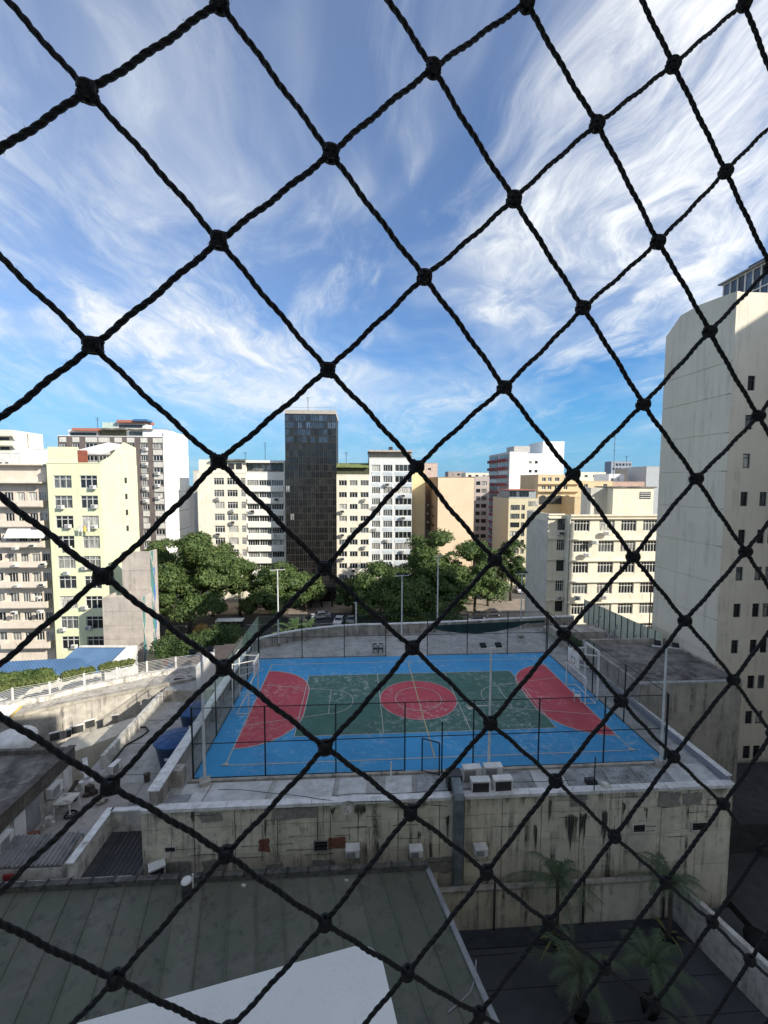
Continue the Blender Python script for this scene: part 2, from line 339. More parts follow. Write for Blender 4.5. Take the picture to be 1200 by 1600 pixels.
# cracked joints and dark horizontal runs in the render
for i in range(75):
    xx=random.uniform(-15.6,16); z=random.choice([-.35,-.75,-1.06,-1.4,-1.75,-2.1,-2.45,-2.8,-3.6])+random.uniform(-.05,.05); mb=L()
    if random.random()<.62:
        n_=random.randint(3,8); px_=[(xx+t*random.uniform(.16,.3),z+random.uniform(-.012,.012)) for t in range(n_)]; th=random.uniform(.010,.028)
        mb.poly([(a,-10.6695-i*.00001,b-th*random.uniform(.2,1)) for a,b in px_]+[(a,-10.6695-i*.00001,b+th*random.uniform(.2,1)) for a,b in px_[::-1]])
    else:
        h_=random.uniform(.3,1.1); n_=6; px_=[(xx+random.uniform(-.015,.015),z-h_*t/5) for t in range(n_)]; th=random.uniform(.008,.02)
        mb.poly([(a-th*random.uniform(.2,1),-10.6695-i*.00001,b) for a,b in px_]+[(a+th*random.uniform(.2,1),-10.6695-i*.00001,b) for a,b in px_[::-1]])
    mb.ob('crack',mould,pod)
flash=mat('white_flashing',(.74,.73,.69),(.56,.55,.52),sc=2,rough=.45,streak=(.12,.1,.09),sa=.5)
xs=[-15.9,-11.6,-7.2,-3.0,.25]; 
for a,b in list(zip(xs[:-1],xs[1:]))+[(.95,4.6),(4.6,8.5),(8.5,12.4),(12.4,16.4)]:
    L().box((a+.015,-10.78,.12),(b-.015,-10.36,.19)).box((a+.015,-10.80,.02),(b-.015,-10.78,.19)).ob('coping',flash,pod)
# left parapet
for k in range(9):
    a=-10.5+k*2.15; L().box((-15.55,a+.01,-.1),(-15.15,a+2.14,.95)).ob('parapet',conc,pod)
    L().box((-15.66,a+.012,.95),(-15.05,a+2.138,1.02)).ob('coping',flash,pod)
L().box((-15.15,-8.9,0),(-14.55,-8.3,.95)).box((-15.15,-2.3,0),(-14.7,-1.5,1.1)).box((-15.1,2.4,0),(-14.7,3.2,.9)).ob('buttress',conc,pod)
L().box((-14.95,-10.25,.0),(-13.75,-9.6,.08)).ob('hatch_cover',grey,pod)
# right parapet, metal faced
slope=mat('grey_violet_flashing',(.27,.27,.32),(.22,.22,.26),rough=.5)
L().box((16.2,-10.4,-.1),(16.38,8.2,.42)).ob('parapet',slope,pod)
for k in range(6): L().box((16.12,-10.4+k*3.1,.42),(16.46,-7.33+k*3.1,.48)).ob('coping',flash,pod)
# rear curved parapet with pilasters
mb=L(); rp=[Vector((a,b,0)) for a,b in rear]
for i in range(len(rp)-1):
    p,q=rp[i],rp[i+1]; d=(q-p).normalized(); nn=Vector((-d.y,d.x,0))
    mb=L(); mb.prism([(p.x,p.y),(q.x,q.y),(q.x+nn.x*.2,q.y+nn.y*.2),(p.x+nn.x*.2,p.y+nn.y*.2)],-.05,1.05); mb.ob('rear_parapet',conc,pod)
    mb=L(); mb.prism([(p.x-nn.x*.08,p.y-nn.y*.08),(q.x-nn.x*.08,q.y-nn.y*.08),(q.x+nn.x*.3,q.y+nn.y*.3),(p.x+nn.x*.3,p.y+nn.y*.3)],1.05,1.16); mb.ob('coping',flash,pod)
for px in (442,482,512,558,596,640,700,755,820,872):
    p=az(px,985,0); 
    j=min(range(len(rp)-1),key=lambda i:abs((rp[i].x+rp[i+1].x)/2-p[0])); t=(p[0]-rp[j].x)/(rp[j+1].x-rp[j].x); y=rp[j].y+(rp[j+1].y-rp[j].y)*t
    L().box((p[0]-.22,y-.32,-.02),(p[0]+.22,y-.03,1.0)).ob('pilaster',conc,pod)
# concrete slabs between court and front edge
slabm=mat('roof_slab_pale',(.55,.55,.52),(.38,.375,.35),sc=1.4,worn=(.68,.68,.65),wa=.5,wsc=.8,bump=.2)
slabd=mat('roof_slab_dark',(.20,.195,.185),(.38,.39,.38),sc=1.1,worn=(.05,.05,.045),wa=.6,bump=.3)
for a,b,m_ in ((-14.5,-13.1,slabm),(-13.0,-9.75,slabm),(-9.45,-6.2,slabm),(-5.9,-4.35,slabm),(-3.3,-1.8,slabm),(-1.5,.2,slabd),(3.5,5.1,slabd),(5.2,7.0,slabm),(7.1,9.4,slabd),(9.5,11.2,slabd),(11.3,13.1,slabd),(13.3,15.9,slabm)):
    L().prism([(a,-10.33),(b,-10.33),(b+.15,-8.75),(a+.15,-8.75)],-.02,random.uniform(.03,.06)).ob('roof_slab',m_,pod)
# curb around the court
L().box((-14.35,-8.62,-.02),(14.3,-8.42,.10)).ob('kerb',conc,pod)

# court floor
blue=mat('court_blue',(.052,.31,.56),(.042,.26,.49),sc=.5,rough=.7,worn=(.42,.50,.55),wa=.5,wsc=.42,bump=.08)
green=mat('court_green',(.065,.16,.12),(.05,.12,.095),sc=.7,rough=.7,worn=(.38,.43,.40),wa=.62,wsc=.42)
red=mat('court_red',(.52,.075,.095),(.43,.06,.08),sc=.7,rough=.7,worn=(.60,.40,.36),wa=.5,wsc=.42)
line=mat('court_line',(.52,.50,.44),(.40,.38,.33),sc=3,worn=(.12,.18,.22),wa=.4)
yline=mat('court_line_yellow',(.56,.46,.24),(.40,.34,.2),sc=3)
cf=MB().box((-14.2,-8.42,-.02),(14.2,8.35,0.)).ob('court_floor',blue,kind='structure')
MB().poly([(-9,-4.5,.004),(9,-4.5,.004),(9,4.5,.004),(-9,4.5,.004)]).ob('green_zone',green,cf)
MB().poly([(3*math.cos(t),3*math.sin(t),.008) for t in np.linspace(0,2*math.pi,64,endpoint=False)]).ob('center_circle',red,cf)
GX=12.69
for s in (-1,1):
    pts=[(s*GX,5.6)]
    for t in np.linspace(90,0,16): pts.append((s*(GX-4*math.cos(math.radians(t))),1.6+4*math.sin(math.radians(t))))
    for t in np.linspace(0,90,16): pts.append((s*(GX-4*math.cos(math.radians(t))),-1.6-4*math.sin(math.radians(t))))
    MB().poly([(x,y,.008) for x,y in (pts if s>0 else pts[::-1])]).ob('penalty_area',red,cf)
def stripe(pts,w,z,m_,closed=False):
    mb=MB(); n=len(pts)
    for i in range(n if closed else n-1):
        p=Vector(pts[i]); q=Vector(pts[(i+1)%n]); d=(q-p).normalized(); nn=Vector((-d.y,d.x))*w/2; e=d*w*.3
        mb.poly([(*(p-nn-e),z),(*(q-nn+e),z),(*(q+nn+e),z),(*(p+nn-e),z)])
        z+=.00003
    mb.ob('painted_line',m_,cf)
stripe([(-12.69,7.0),(12.69,7.0),(12.69,-7.2),(-12.69,-7.2)],.08,.014,line,True)
stripe([(-9,-4.5),(9,-4.5),(9,4.5),(-9,4.5)],.06,.0124,line,True)
stripe([(0,7),(0,-7.2)],.08,.020,yline)
for s in (-1,1):
    stripe([(3*s,4.5),(3*s,-4.5)],.06,.0165,line)
    a=[(s*GX,5.6)]+[(s*(GX-4*math.cos(math.radians(t))),1.6+4*math.sin(math.radians(t))) for t in np.linspace(90,0,18)]+[(s*(GX-4*math.cos(math.radians(t))),-1.6-4*math.sin(math.radians(t))) for t in np.linspace(0,90,18)]
    stripe(a,.08,.022,line)
    stripe([(s*GX,3),(s*6.9,1.8)]+[(s*(6.9-1.8*math.sin(math.radians(t))),1.8*math.cos(math.radians(t))) for t in np.linspace(10,170,16)]+[(s*6.9,-1.8),(s*GX,-3)],.055,.026,line)
    stripe([(s*6.9,1.8),(s*6.9,-1.8)],.055,.030,line)
for r in (3.0,1.8): stripe([(r*math.cos(t),r*math.sin(t)) for t in np.linspace(0,2*math.pi,64,endpoint=False)],.055,.034 if r==3 else .038,line,True)
for x,y in ((-12.69,-7.2),(12.69,-7.2)): MB().poly([(x-.28,y-.05,.042),(x+.28,y-.05,.042),(x,y+.3,.042)]).ob('corner_mark',line,cf)

# ------------------------------------------------------------------ fences
def sheer(name,c,f,tint=False):
    m=bpy.data.materials.new(name); m.use_nodes=True; n=m.node_tree.nodes; l=m.node_tree.links
    b=n['Principled BSDF']; b.inputs['Base Color'].default_value=(*c,1); t=n.new('ShaderNodeBsdfTransparent'); x=n.new('ShaderNodeMixShader'); x.inputs[0].default_value=f
    l.new(t.outputs[0],x.inputs[1]); l.new(b.outputs[0],x.inputs[2]); l.new(x.outputs[0],n['Material Output'].inputs[0]); return m
wire=sheer('chain_link_wire',(.03,.06,.055),.13); wire2=sheer('green_net',(.10,.17,.16),.30)
tarp=mat('dark_green_tarp',(.012,.035,.032),(.02,.05,.045),sc=1.5)
def fence(label,P,posts,gaps=(),h=4.2,net=wire,rails=(0.06,2.1,4.2)):
    t=thing('chain_link_fence',label,'fence',(*P[0],0)); p0=Vector((*P[0],0)); d=Vector((*P[1],0))-p0; Ln=d.length; d.normalize()
    for s in posts: MB().tube([d*s,d*s+Vector((0,0,h+.03))],.045,6).ob('post',dkmetal,t)
    for i in range(len(posts)-1):
        a,b=posts[i],posts[i+1]
        for z in rails:
            if z<1 and i in gaps: continue
            MB().tube([d*(a+.03)+Vector((0,0,z)),d*(b-.03)+Vector((0,0,z))],.028,5).ob('rail',dkmetal,t)
        if i not in gaps: MB().poly([d*(a+.03)+Vector((0,0,.1)),d*(b-.03)+Vector((0,0,.1)),d*(b-.03)+Vector((0,0,h-.04)),d*(a+.03)+Vector((0,0,h-.04))]).ob('wire_mesh',net,t)
    return t
nf=[0,4.07,8.12,12.15,16.23,20.2,24.25,28.2]
fence('dark green chain link fence along the near long side of the court',((-14.15,-8.3),(14.1,-8.35)),nf,gaps=(3,))
fence('dark green chain link fence along the far long side of the court',((-14.15,8.33),(14.1,8.33)),nf,gaps=(3,),net=wire)
fence('tall netted fence along the left short side of the court by the water tanks',((-14.2,-8.2),(-14.2,8.2)),[0,4.1,8.2,12.3,16.4],net=wire2)
fence('chain link fence along the right short side behind the basketball backboard',((14.12,8.2),(14.12,-8.2)),[0,4.1,8.2,12.3,16.4])
g=thing('court_gate','dark metal gate standing open in the near fence of the court','gate',(-1.0,-8.5,0))
MB().bar((0,0,0),(0,0,2.1),.07).bar((.95,-.35,0),(.95,-.35,2.0),.07).bar((0,0,2.1),(.95,-.35,2.0),.05).bar((0,0,.1),(.95,-.35,.1),.05).ob('gate_frame',dkmetal,g)
MB().poly([(0.04,-.015,.15),(.9,-.33,.15),(.9,-.33,1.95),(.04,-.015,2.05)]).ob('wire_mesh',wire,g)
MB().bar((1.15,-.1,0),(1.15,-.1,3.1),.07).ob('gate_post',dkmetal,g)
# sagging tarp on the far fence
tl=ay(668,972,8.45); tr=ay(880,958,8.45)
def tf(u,v):
    x=tl[0]+(13.9-tl[0])*u; zt=2.95+.35*u; sag=(.9*math.sin(math.pi*min(1,u*1.15))**.8 if u<.87 else .15)+.1
    return (x,8.43+.06*math.sin(u*40)*v,zt-v*max(.12,sag))
grid_mesh(tf,40,5).ob('shade_net',tarp,None,label='dark green shade net sagging along the far fence of the court',category='net')

# ------------------------------------------------------------------ flood light poles
polem=mat('pole_paint',(.62,.62,.60),(.45,.45,.44),rough=.5)
def lightpole(x,y,h,label,big=True,z=0.,rot=0):
    t=thing('floodlight_pole',label,'light pole',(x,y,z),rot,'floodlight poles around the court')
    MB().tube([(0,0,0),(0,0,h)],[.085,.055],8).ob('pole',polem,t); MB().box((-.28,-.28,-.02),(.28,.28,.28)).ob('base',conc,t)
    MB().bar((-.75,0,h-.1),(.75,0,h-.02),.07).ob('crossarm',polem,t)
    for s in (-.45,.45):
        f=MB().bar((s,-.05,h+.04),(s,.26,h+.16),.34,.09).ob('floodlight',blackm,t); MB().box((s-.12,.262,h+.10),(s+.12,.268,h+.16)).ob('lamp_glass',grey,f)
    return t
lightpole(-13.35,-8.75,7.6,'white floodlight pole at the near left corner of the court',rot=.4)
lightpole(2.9,-8.75,7.55,'white floodlight pole at the middle of the near fence above the condensers')
lightpole(13.45,-8.75,7.4,'white floodlight pole at the near right corner of the court',rot=-.5)
lightpole(-12.95,11.8,8.0,'thin white pole at the left of the deck beyond the far fence')
lightpole(0,12.5,7.1,'thin white pole at the middle of the deck beyond the far fence')
lightpole(13.1,12.6,7.15,'thin white pole at the right of the deck beyond the far fence')
pp=az(686,965,-1); t=thing('lamp_post','tall thin white lamp post before the trees right of the middle','lamp post',(5.3,20,ST)); MB().tube([(0,0,0),(0,0,20.3)],[.14,.07],8).ob('pole',polem,t); MB().bar((-.5,0,20.2),(.5,0,20.3),.08).ob('crossarm',polem,t)
t=thing('lamp_post','short white post standing behind the rear parapet','lamp post',(-4.9,17,ST)); MB().tube([(0,0,0),(0,0,15.4)],.09,8).ob('pole',polem,t); MB().bar((-.3,0,15.4),(.3,0,15.45),.07).ob('crossarm',polem,t)
# small dish lamp on an arm of the middle pole
t=thing('dish_antenna','small round white dish on a horizontal arm of the middle floodlight pole','antenna',(2.9,-8.6,4.0))
MB().bar((-.06,0,0),(-1.0,0,.03),.05).ob('arm',polem,t)
mb=MB(); n=14
for r,zo in ((.02,.0),(.12,.03),(.2,.08)):
    for j in range(n): a=2*math.pi*j/n; mb.v.append((-1.15+r*math.cos(a),-.05-zo,.03+r*.8*math.sin(a)))
for k in range(2):
    for j in range(n): mb.f.append((k*n+j,k*n+(j+1)%n,(k+1)*n+(j+1)%n,(k+1)*n+j))
mb.f.append(tuple(range(n))); mb.ob('dish',white,t)

# ------------------------------------------------------------------ goals, backboards, chairs
def goal(s,label):
    t=thing('football_goal',label,'goal',(s*12.72,0,0),0 if s>0 else math.pi)
    for y in (-1.5,1.5): MB().tube([(0,y,0),(0,y,2.0)],.05,8).ob('goal_post',white,t); MB().tube([(0,y,.04),(.85,y,.04)],.035,6).ob('base_bar',white,t); MB().tube([(0,y,1.98),(.85,y,.05)],.02,5).ob('stay',white,t)
    MB().tube([(0,-1.55,2.03),(0,1.55,2.03)],.05,8).ob('crossbar',white,t); MB().tube([(.85,-1.5,.04),(.85,1.5,.04)],.035,6).ob('base_bar',white,t)
    MB().poly([(.0,-1.5,2.0),(.0,1.5,2.0),(.85,1.5,.06),(.85,-1.5,.06)]).ob('goal_net',sheer_w,t)
sheer_w=sheer('goal_net_cord',(.5,.5,.5),.12)
goal(-1,'white football goal on the left end of the court'); goal(1,'white football goal on the right end under the backboard')
def hoop(s,label,tk=1.):
    t=thing('basketball_stand',label,'basketball hoop',(s*14.0,0,0),0 if s>0 else math.pi)
    for y in (-.95,.95):
        MB().bar((0,y,0),(0,y,3.9),.12*tk).ob('upright',white,t); MB().bar((0,y*.95,3.5),(-1.5,y*.5,3.6),.08*tk).ob('arm',white,t); MB().bar((0,y,2.4),(-1.4,y*.5,2.75),.06*tk).ob('brace',white,t)
    MB().bar((0,-.95,3.9),(0,.95,3.9),.1*tk).ob('crossbar',white,t)
    b=MB().box((-1.56,-.88,2.45),(-1.50,.88,3.60)).ob('backboard',white,t)
    for r in ((-.3,.3,2.62,3.1),):
        mb=MB(); y0,y1,z0,z1=r
        for a in ((y0,y1,z0,z0+.05),(y0,y1,z1-.05,z1),(y0,y0+.05,z0+.05,z1-.05),(y1-.05,y1,z0+.05,z1-.05)): mb.box((-1.568,a[0],a[2]),(-1.561,a[1],a[3]))
        mb.ob('target_square',darkfr,b)
    mb=MB(); mb.tube([(-1.8+.23*math.cos(a),.23*math.sin(a),2.66) for a in np.linspace(0,2*math.pi,17)],.015,5,False); mb.bar((-1.56,0,2.66),(-1.58,0,2.66),.1); mb.ob('rim',mat('orange_rim',(.6,.15,.03)) if s>0 else white,t)
hoop(1,'white basketball backboard with black square above the right goal'); hoop(-1,'white basketball stand behind the left goal',.55)
def chair(loc,rz,m_,label):
    t=thing('plastic_chair',label,'chair',loc,rz)
    MB().prism([(-.22,-.2),(.22,-.2),(.2,.22),(-.2,.22)],.42,.45).ob('seat',m_,t)
    mb=MB()
    for i in range(5): mb.bar((-.19+i*.095,.21,.45),(-.21+i*.105,.30,.84),.05,.02)
    mb.bar((-.23,.30,.82),(.23,.30,.82),.05,.08); mb.ob('backrest',m_,t)
    for x,y in ((-.2,-.2),(.2,-.2),(-.2,.2),(.2,.2)): MB().bar((x*1.15,y*1.15,0),(x,y,.43),.045).ob('leg',m_,t)
    for x in (-.25,.25): MB().bar((x,-.2,.42),(x,-.18,.63),.04).bar((x,-.22,.64),(x,.28,.66),.05,.03).ob('armrest',m_,t)
chair((12.35,-1.0,0.004),1.2,white,'white plastic armchair beside the near post of the right goal')
c1=az(587,1022,0); c2=az(595,1022,0)
chair((c1[0],c1[1]+.3,0),.3,blackm,'black chair left of the pair beyond the far fence'); chair((c2[0],c2[1]+.3,0),-.2,blackm,'black chair right of the pair beyond the far fence')

# ------------------------------------------------------------------ condensers, duct, wall units on the podium
G='condenser units on the roof edge'
for (x,y,rz,l_,d) in ((1.75,-9.25,.03,'beige condenser at the back left of the four on the roof edge',False),(3.0,-9.2,.0,'beige condenser at the back right of the four on the roof edge',False),(1.95,-10.3,-.02,'condenser with dark open grille at the front left of the four',True),(3.2,-10.27,.03,'condenser with dark open grille at the front right of the four',True)):
    ac((x,y,.04),rz,l_,G,'split',1.12,d)
dt=thing('metal_duct','grey sheet metal duct bending over the roof edge and down the wall','duct',(.6,-10.9,-7))
ductm=mat('galvanised_duct',(.22,.25,.26),(.12,.15,.15),sc=1.5,rough=.4,metal=.3)
for z in range(6): L().box((.36,-11.1,-7+z*1.12+.01),(.86,-10.66,-7+(z+1)*1.12)).ob('duct_section',ductm,dt)
mb=L()
prof=[(-.28,0.),(.1,.12),(.34,.5),(.4,.95),(.4,1.35)]
a=[(-11.1,-.27),(-11.1,.22),(-10.95,.5),(-10.6,.72),(-10.1,.8)]; b=[(-10.66,-.27),(-10.66,.1),(-10.55,.2),(-10.4,.26),(-10.1,.28)]
for i in range(4):
    q=[a[i],a[i+1],b[i+1],b[i]]
    n=len(mb.v); mb.v+=[(.36,y,z) for y,z in q]+[(.86,y,z) for y,z in q]; mb.f+=[tuple(n+j for j in w) for w in ((0,3,2,1),(4,5,6,7),(0,1,5,4),(1,2,6,5),(2,3,7,6),(3,0,4,7))]
mb.ob('duct_elbow',ductm,dt); L().box((.2,-10.1,.05),(1.0,-9.4,.85)).ob('fan_box',darkfr,dt)
def wall_ac(px,py,label,s=1.,dark=False,rz=0):
    p=ay(px,py,-11.0); t=ac((p[0],-10.98,p[2]),rz,label,'window air conditioners on the podium wall','wall',s,dark)
    MB().bar((-.3,.3,.0),(-.3,-.2,-.02),.03).bar((.3,.3,.0),(.3,-.2,-.02),.03).bar((-.3,.3,-.35),(-.3,-.2,-.02),.03).bar((.3,.3,-.35),(.3,-.2,-.02),.03).ob('bracket',darkfr,t)
wall_ac(245,1366,'white air conditioner on a bracket at the left end of the cream wall',1.05,True,.5)
wall_ac(551,1337,'white air conditioner beside the bricked opening in the cream wall')
wall_ac(650,1337,'dirty white air conditioner hanging left of the metal duct',.95)
wall_ac(751,1335,'air conditioner in a small cage right of the metal duct',.95)
def vent(px0,py0,px1,py1,label,fr=ruin):
    p=ay(px0,py0,-10.63); q=ay(px1,py1,-10.63); t=thing('wall_vent',label,'vent',(p[0],-10.64,q[2])); w=q[0]-p[0]; h=p[2]-q[2]
    MB().box((0,-.05,0),(w,.0,.05)).box((0,-.05,h-.05),(w,0,h)).box((0,-.05,.05),(.05,0,h-.05)).box((w-.05,-.05,.05),(w,0,h-.05)).ob('frame',grime_white if fr!=ruin else ruin,t)
    MB().box((.05,-.012,.05),(w-.05,-.004,h-.05)).ob('opening',blackm,t)
    for i in range(2): z=h*(i+1)/3; MB().box((.05,-.045,z-.02),(w-.05,-.02,z+.02)).ob('slat',darkfr,t)
vent(490,1313,513,1329,'dark rectangular opening beside the red brick patch')
vent(988,1287,1008,1300,'white framed vent right of the mould streaks',1)
vent(1080,1284,1104,1297,'dark framed vent near the right end of the wall',1)
vent(257,1322,276,1331,'small slatted vent above the left air conditioner',1)
# satellite dish on the roof edge, small pipes
def dish(p,rz,label,r=.38):
    t=thing('satellite_dish',label,'satellite dish',p,rz); MB().tube([(0,0,0),(0,0,.75)],.025,6).ob('mast',grey,t)
    mb=MB(); n=16; rings=[(0.02,.0),(.35,.03),(.7,.09),(1.,.17)]
    for a,b in rings:
        for j in range(n): th=2*math.pi*j/n; mb.v.append((r*a*math.cos(th),-.05-b*r*1.6,.8+r*a*math.sin(th)))
    for k in range(3):
        for j in range(n): mb.f.append((k*n+j,k*n+(j+1)%n,(k+1)*n+(j+1)%n,(k+1)*n+j))
    mb.f.append(tuple(range(n))); mb.ob('reflector',grime_white,t); MB().bar((0,-.05,.5),(0,-.45,.8),.025).ob('feed_arm',darkfr,t)
p=ay(541,1290,-10.95); dish((p[0],-10.95,p[2]+.3),.3,'round satellite dish leaning over the roof edge at the middle')
for px,py,h_,label in ((611,1222,1.2,'short white vent pipe on the roof beyond the front edge'),(928,1240,2.1,'thin dark pole standing on the roof edge right of the middle')):
    p=az(px,py,0); w_=h_>2; MB().tube([(p[0],p[1],-.02),(p[0],p[1],h_)],.03 if w_ else .05,6).ob('vent_pipe',dkmetal if w_ else white,None,label=label,category='pipe')
# clutter on the right part of the roof
for (px,py,l_) in ((868,1228,'grey bucket lying among rubble on the roof slabs'),(920,1225,'dark open box on the roof slabs near the front edge'),(943,1232,'pale crumpled sack on the roof slabs')):
    p=az(px,py,.04); t=thing('roof_debris',l_,'debris',(p[0],p[1],.05))
    mb=MB()
    for k in range(6): a=random.uniform(0,3); mb.prism([(math.cos(a+i*1.57)*random.uniform(.12,.3)+k*.05,math.sin(a+i*1.57)*random.uniform(.1,.25)) for i in range(4)],0,random.uniform(.1,.35))
    mb.ob('rubble',grime_white if 'pale' in l_ or 'bucket' in l_ else darkfr,t)
for i,(a,b,sg) in enumerate((((340,1234),(700,1262),.0),((520,1246),(900,1218),.0))):
    P=az(*a,.2); Q=az(*b,.2); MB().tube([P+(Q-P)*t+np.array([0,.12*math.sin(t*9+i),.03*math.sin(t*20)]) for t in np.linspace(0,1,30)],.018,4).ob('cable',blackm,None,label=('black cable lying across the left roof slabs','black cable lying along the middle roof slabs')[i],category='cable')
for i,(px,y0_,y1_) in enumerate(((516,1262,1375),(410,1290,1345),(640,1265,1345),(268,1268,1340))):
    p=ay(px,y0_,-10.72); q=ay(px-1,y1_,-10.72); MB().tube([p,(p+q)/2+np.array([.05,0,0]),q],.012,4).ob('cable',blackm,None,label='thin black cable hanging down the cream podium wall '+('at the middle','above the red brick patch','beside the duct air conditioner','above the leftmost air conditioner')[i],category='cable')

# ------------------------------------------------------------------ annex on the right
an=thing('annex_building','grey concrete annex with a stained flat roof right of the court','building',(20,1.5,ST))
X0,X1,Y0,Y1,ZT=16.36,24.55,-2.42,5.7,2.0
L().box((X0,Y0,ST),(X1,Y1,ZT-.12)).ob('wall',mat('annex_concrete',(.42,.385,.32),(.28,.26,.215),sc=.8,streak=(.035,.035,.035),sa=.8,bump=.3,worn=(.33,.32,.30),wa=.4),an)
L().box((X0+.2,Y0+.2,ZT-.12),(X1-.2,Y1-.2,ZT-.05)).ob('roof',darkroof,an)
for i in range(4):
    w=(X1-X0)/4; L().box((X0+i*w+.01,Y0-.06,ZT-.12),(X0+(i+1)*w-.01,Y0+.2,ZT+.02)).ob('coping',mat('annex_coping',(.42,.42,.40),(.25,.25,.24),sc=2),an)
L().box((X0-.05,Y0+.2,ZT-.12),(X0+.2,Y1,ZT+.02)).box((X1-.2,Y0+.2,ZT-.12),(X1,Y1,ZT+.08)).box((X0+.2,Y1-.2,ZT-.12),(X1-.2,Y1+.02,ZT+.3)).ob('parapet',conc,an)
L().box((X0+.06,Y1+.03,ST),(X1-.2,14.5,.6)).ob('rear_wing',conc,an)
L().prism([(17,6.2),(21.5,6.2),(21.8,9.6),(17.2,9.8)],.61,.72).ob('metal_roof',mat('pale_sheet_roof',(.36,.40,.43),(.28,.3,.32)),an)
L().box((16.2,10.4,.6),(21.5,12.6,1.3)).ob('shed',conc,an)
# green corrugated fence behind the annex
gf=mat('sage_sheet',(.52,.53,.42),(.42,.43,.34),sc=1.2,streak=(.12,.12,.09),sa=.4)
t=thing('sheet_metal_fence','pale green sheet metal fence running behind the annex roof','fence',(22.2,9.5,0))
A=Vector((22.25,16.2,0)); B=Vector((23.3,4.5,0)); n_=13
for i in range(n_):
    p=A+(B-A)*(i/n_); q=A+(B-A)*((i+.93)/n_); L().prism([(p.x,p.y),(p.x+.05,p.y),(q.x+.05,q.y),(q.x,q.y)],.3,3.1).ob('panel',gf,t)
    L().bar((p.x-.03,p.y,.3),(p.x-.03,p.y,3.15),.06).ob('post',darkfr,t)
for i in range(3): L().bar((21.2,7+i*3,.4),(22.2,6.6+i*3,2.3),.09).ob('brace',grey,t)
L().bar((19.6,8.2,.62),(21.9,9.2,2.1),.1).ob('brace',grey,t)

# ------------------------------------------------------------------ tall beige building on the right
beige=mat('beige_panel',(.72,.65,.52),(.655,.59,.47),sc=.35,streak=(.36,.32,.25),sa=.5,rough=.8,bump=.1,bsc=3)
bb=thing('beige_tower','tall beige apartment building with blank ribbed side wall and small windows on the right','building',(24.7,.3,ST))
BX,BY0,BY1=24.66,.25,7.9
zt=31.8
L().box((BX+.06,BY0+.5,ST),(52,BY1-.02,zt-3.9)).ob('core',beige,bb)
zs=[ST,-9.5,-6.4,-3.3,-.2,2.75,5.75,8.8,11.85,14.9,17.95,21.0,24.05,26.6]
for a,b in zip(zs[:-1],zs[1:]): L().box((BX,BY0+.012,a+.03),(BX+.058,BY1,b-.02)).ob('wall_panel',beige,bb)
# chamfered top panel seen in profile
mb=L(); n=0
prof=[(BY1-.02,26.63),(BY0+.012,26.63),(BY0+.012,31.85),(2.2,32.1),(4.0,32.3),(6.1,32.2),(BY1-.02,30.9)]
mb.v=[(BX,y,z) for y,z in prof]+[(BX+.3,y,z) for y,z in prof]; k=7; mb.f=[tuple(range(k)),tuple(range(2*k-1,k-1,-1))]+[(i,i+k,(i+1)%k+k,(i+1)%k) for i in range(k)]
mb.ob('wall_panel',beige,bb)
L().box((BX+.3,BY0+.55,zt-3.89),(52,BY1-.02,zt-3.87)).box((BX+.003,BY0+.22,zt-6),(52,BY0+.45,zt-.02)).ob('parapet',beige,bb)
# front wall with small openings
wins=[]
def bw_(px,py): p=ay(px,py,BY0); return p[0]-BX,p[2]
cols=[(1,1.32),(2,2.95),(3,3.85),(4,6.6),(5,10.5),(6,15)]
for r in range(12):
    z=24.3-3.05*r
    for c,x in cols:
        if r<3 and c!=1 and c<4: continue
        w=.62
        wins.append((x,z,w,1.15))
facade(bb,(BX-bb.location.x*0,BY0),(1,0),27.3,ST,zt-.0,wins,beige,.2).location=(-bb.location.x,-bb.location.y,-ST)
for w in wins:
    if w[0]<12: 
        o=window(bb,(BX-bb.location.x,BY0-bb.location.y),(1,0),w[0],w[1]-ST,w[2],w[3],0,1,darkfr,.12)
# glazed penthouse on top, set back and taller towards the right
ph=thing('glazed_penthouse','glazed rooftop penthouse with sloping metal roof on the beige building','building',(30,2,zt-4))
PX=29.2; ya_=ax(1131,450,PX)[1]; yb_=ax(1204,410,PX)[1]; zl=zt+.2; zh=ax(1196,410,PX)[2]
ph.location=(PX,yb_,zl); nP=6; w_=(ya_-yb_)/nP; H_=max(1.9,zh-zl)
MB().box((.1,0,-.3),(14,ya_-yb_,H_)).ob('wall',beige,ph)
for i in range(nP+1): MB().box((-.06,i*w_-.05,-.3),(.02,i*w_+.05,H_)).ob('mullion',white,ph)
for i in range(nP): MB().box((0.02,i*w_+.05,.0),(.06,(i+1)*w_-.05,H_-.1)).ob('pane',GLT,ph)
for z in (-.3,H_*.42,H_-.12): MB().box((-.05,0,z),(.0,ya_-yb_,z+.1)).ob('rail',white,ph)
MB().box((-.35,-.2,H_),(14,ya_-yb_+.3,H_+.12)).ob('roof',grey,ph); MB().box((.5,.3,H_+.6),(14,2.6,H_+.72)).box((.7,.5,H_+.12),(13,2.4,H_+.6)).ob('upper_roof',darkfr,ph)
t=thing('chimney','small brick chimney standing on the top edge of the beige building','chimney',(BX+.9,4.2,zt-1.0))
MB().box((-.35,-.35,-.6),(.35,.35,.75)).ob('stack',redb,t); MB().box((-.45,-.45,.95),(.45,.45,1.05)).ob('cap',redb,t)
for x in (-.3,.3):
    for y in (-.3,.3): MB().box((x-.05,y-.05,.75),(x+.05,y+.05,.95)).ob('pillar',redb,t)
t=thing('drain_pipe','thin dark red pipe running up the far edge of the beige side wall','pipe',(BX-.2,BY1+.1,-6))
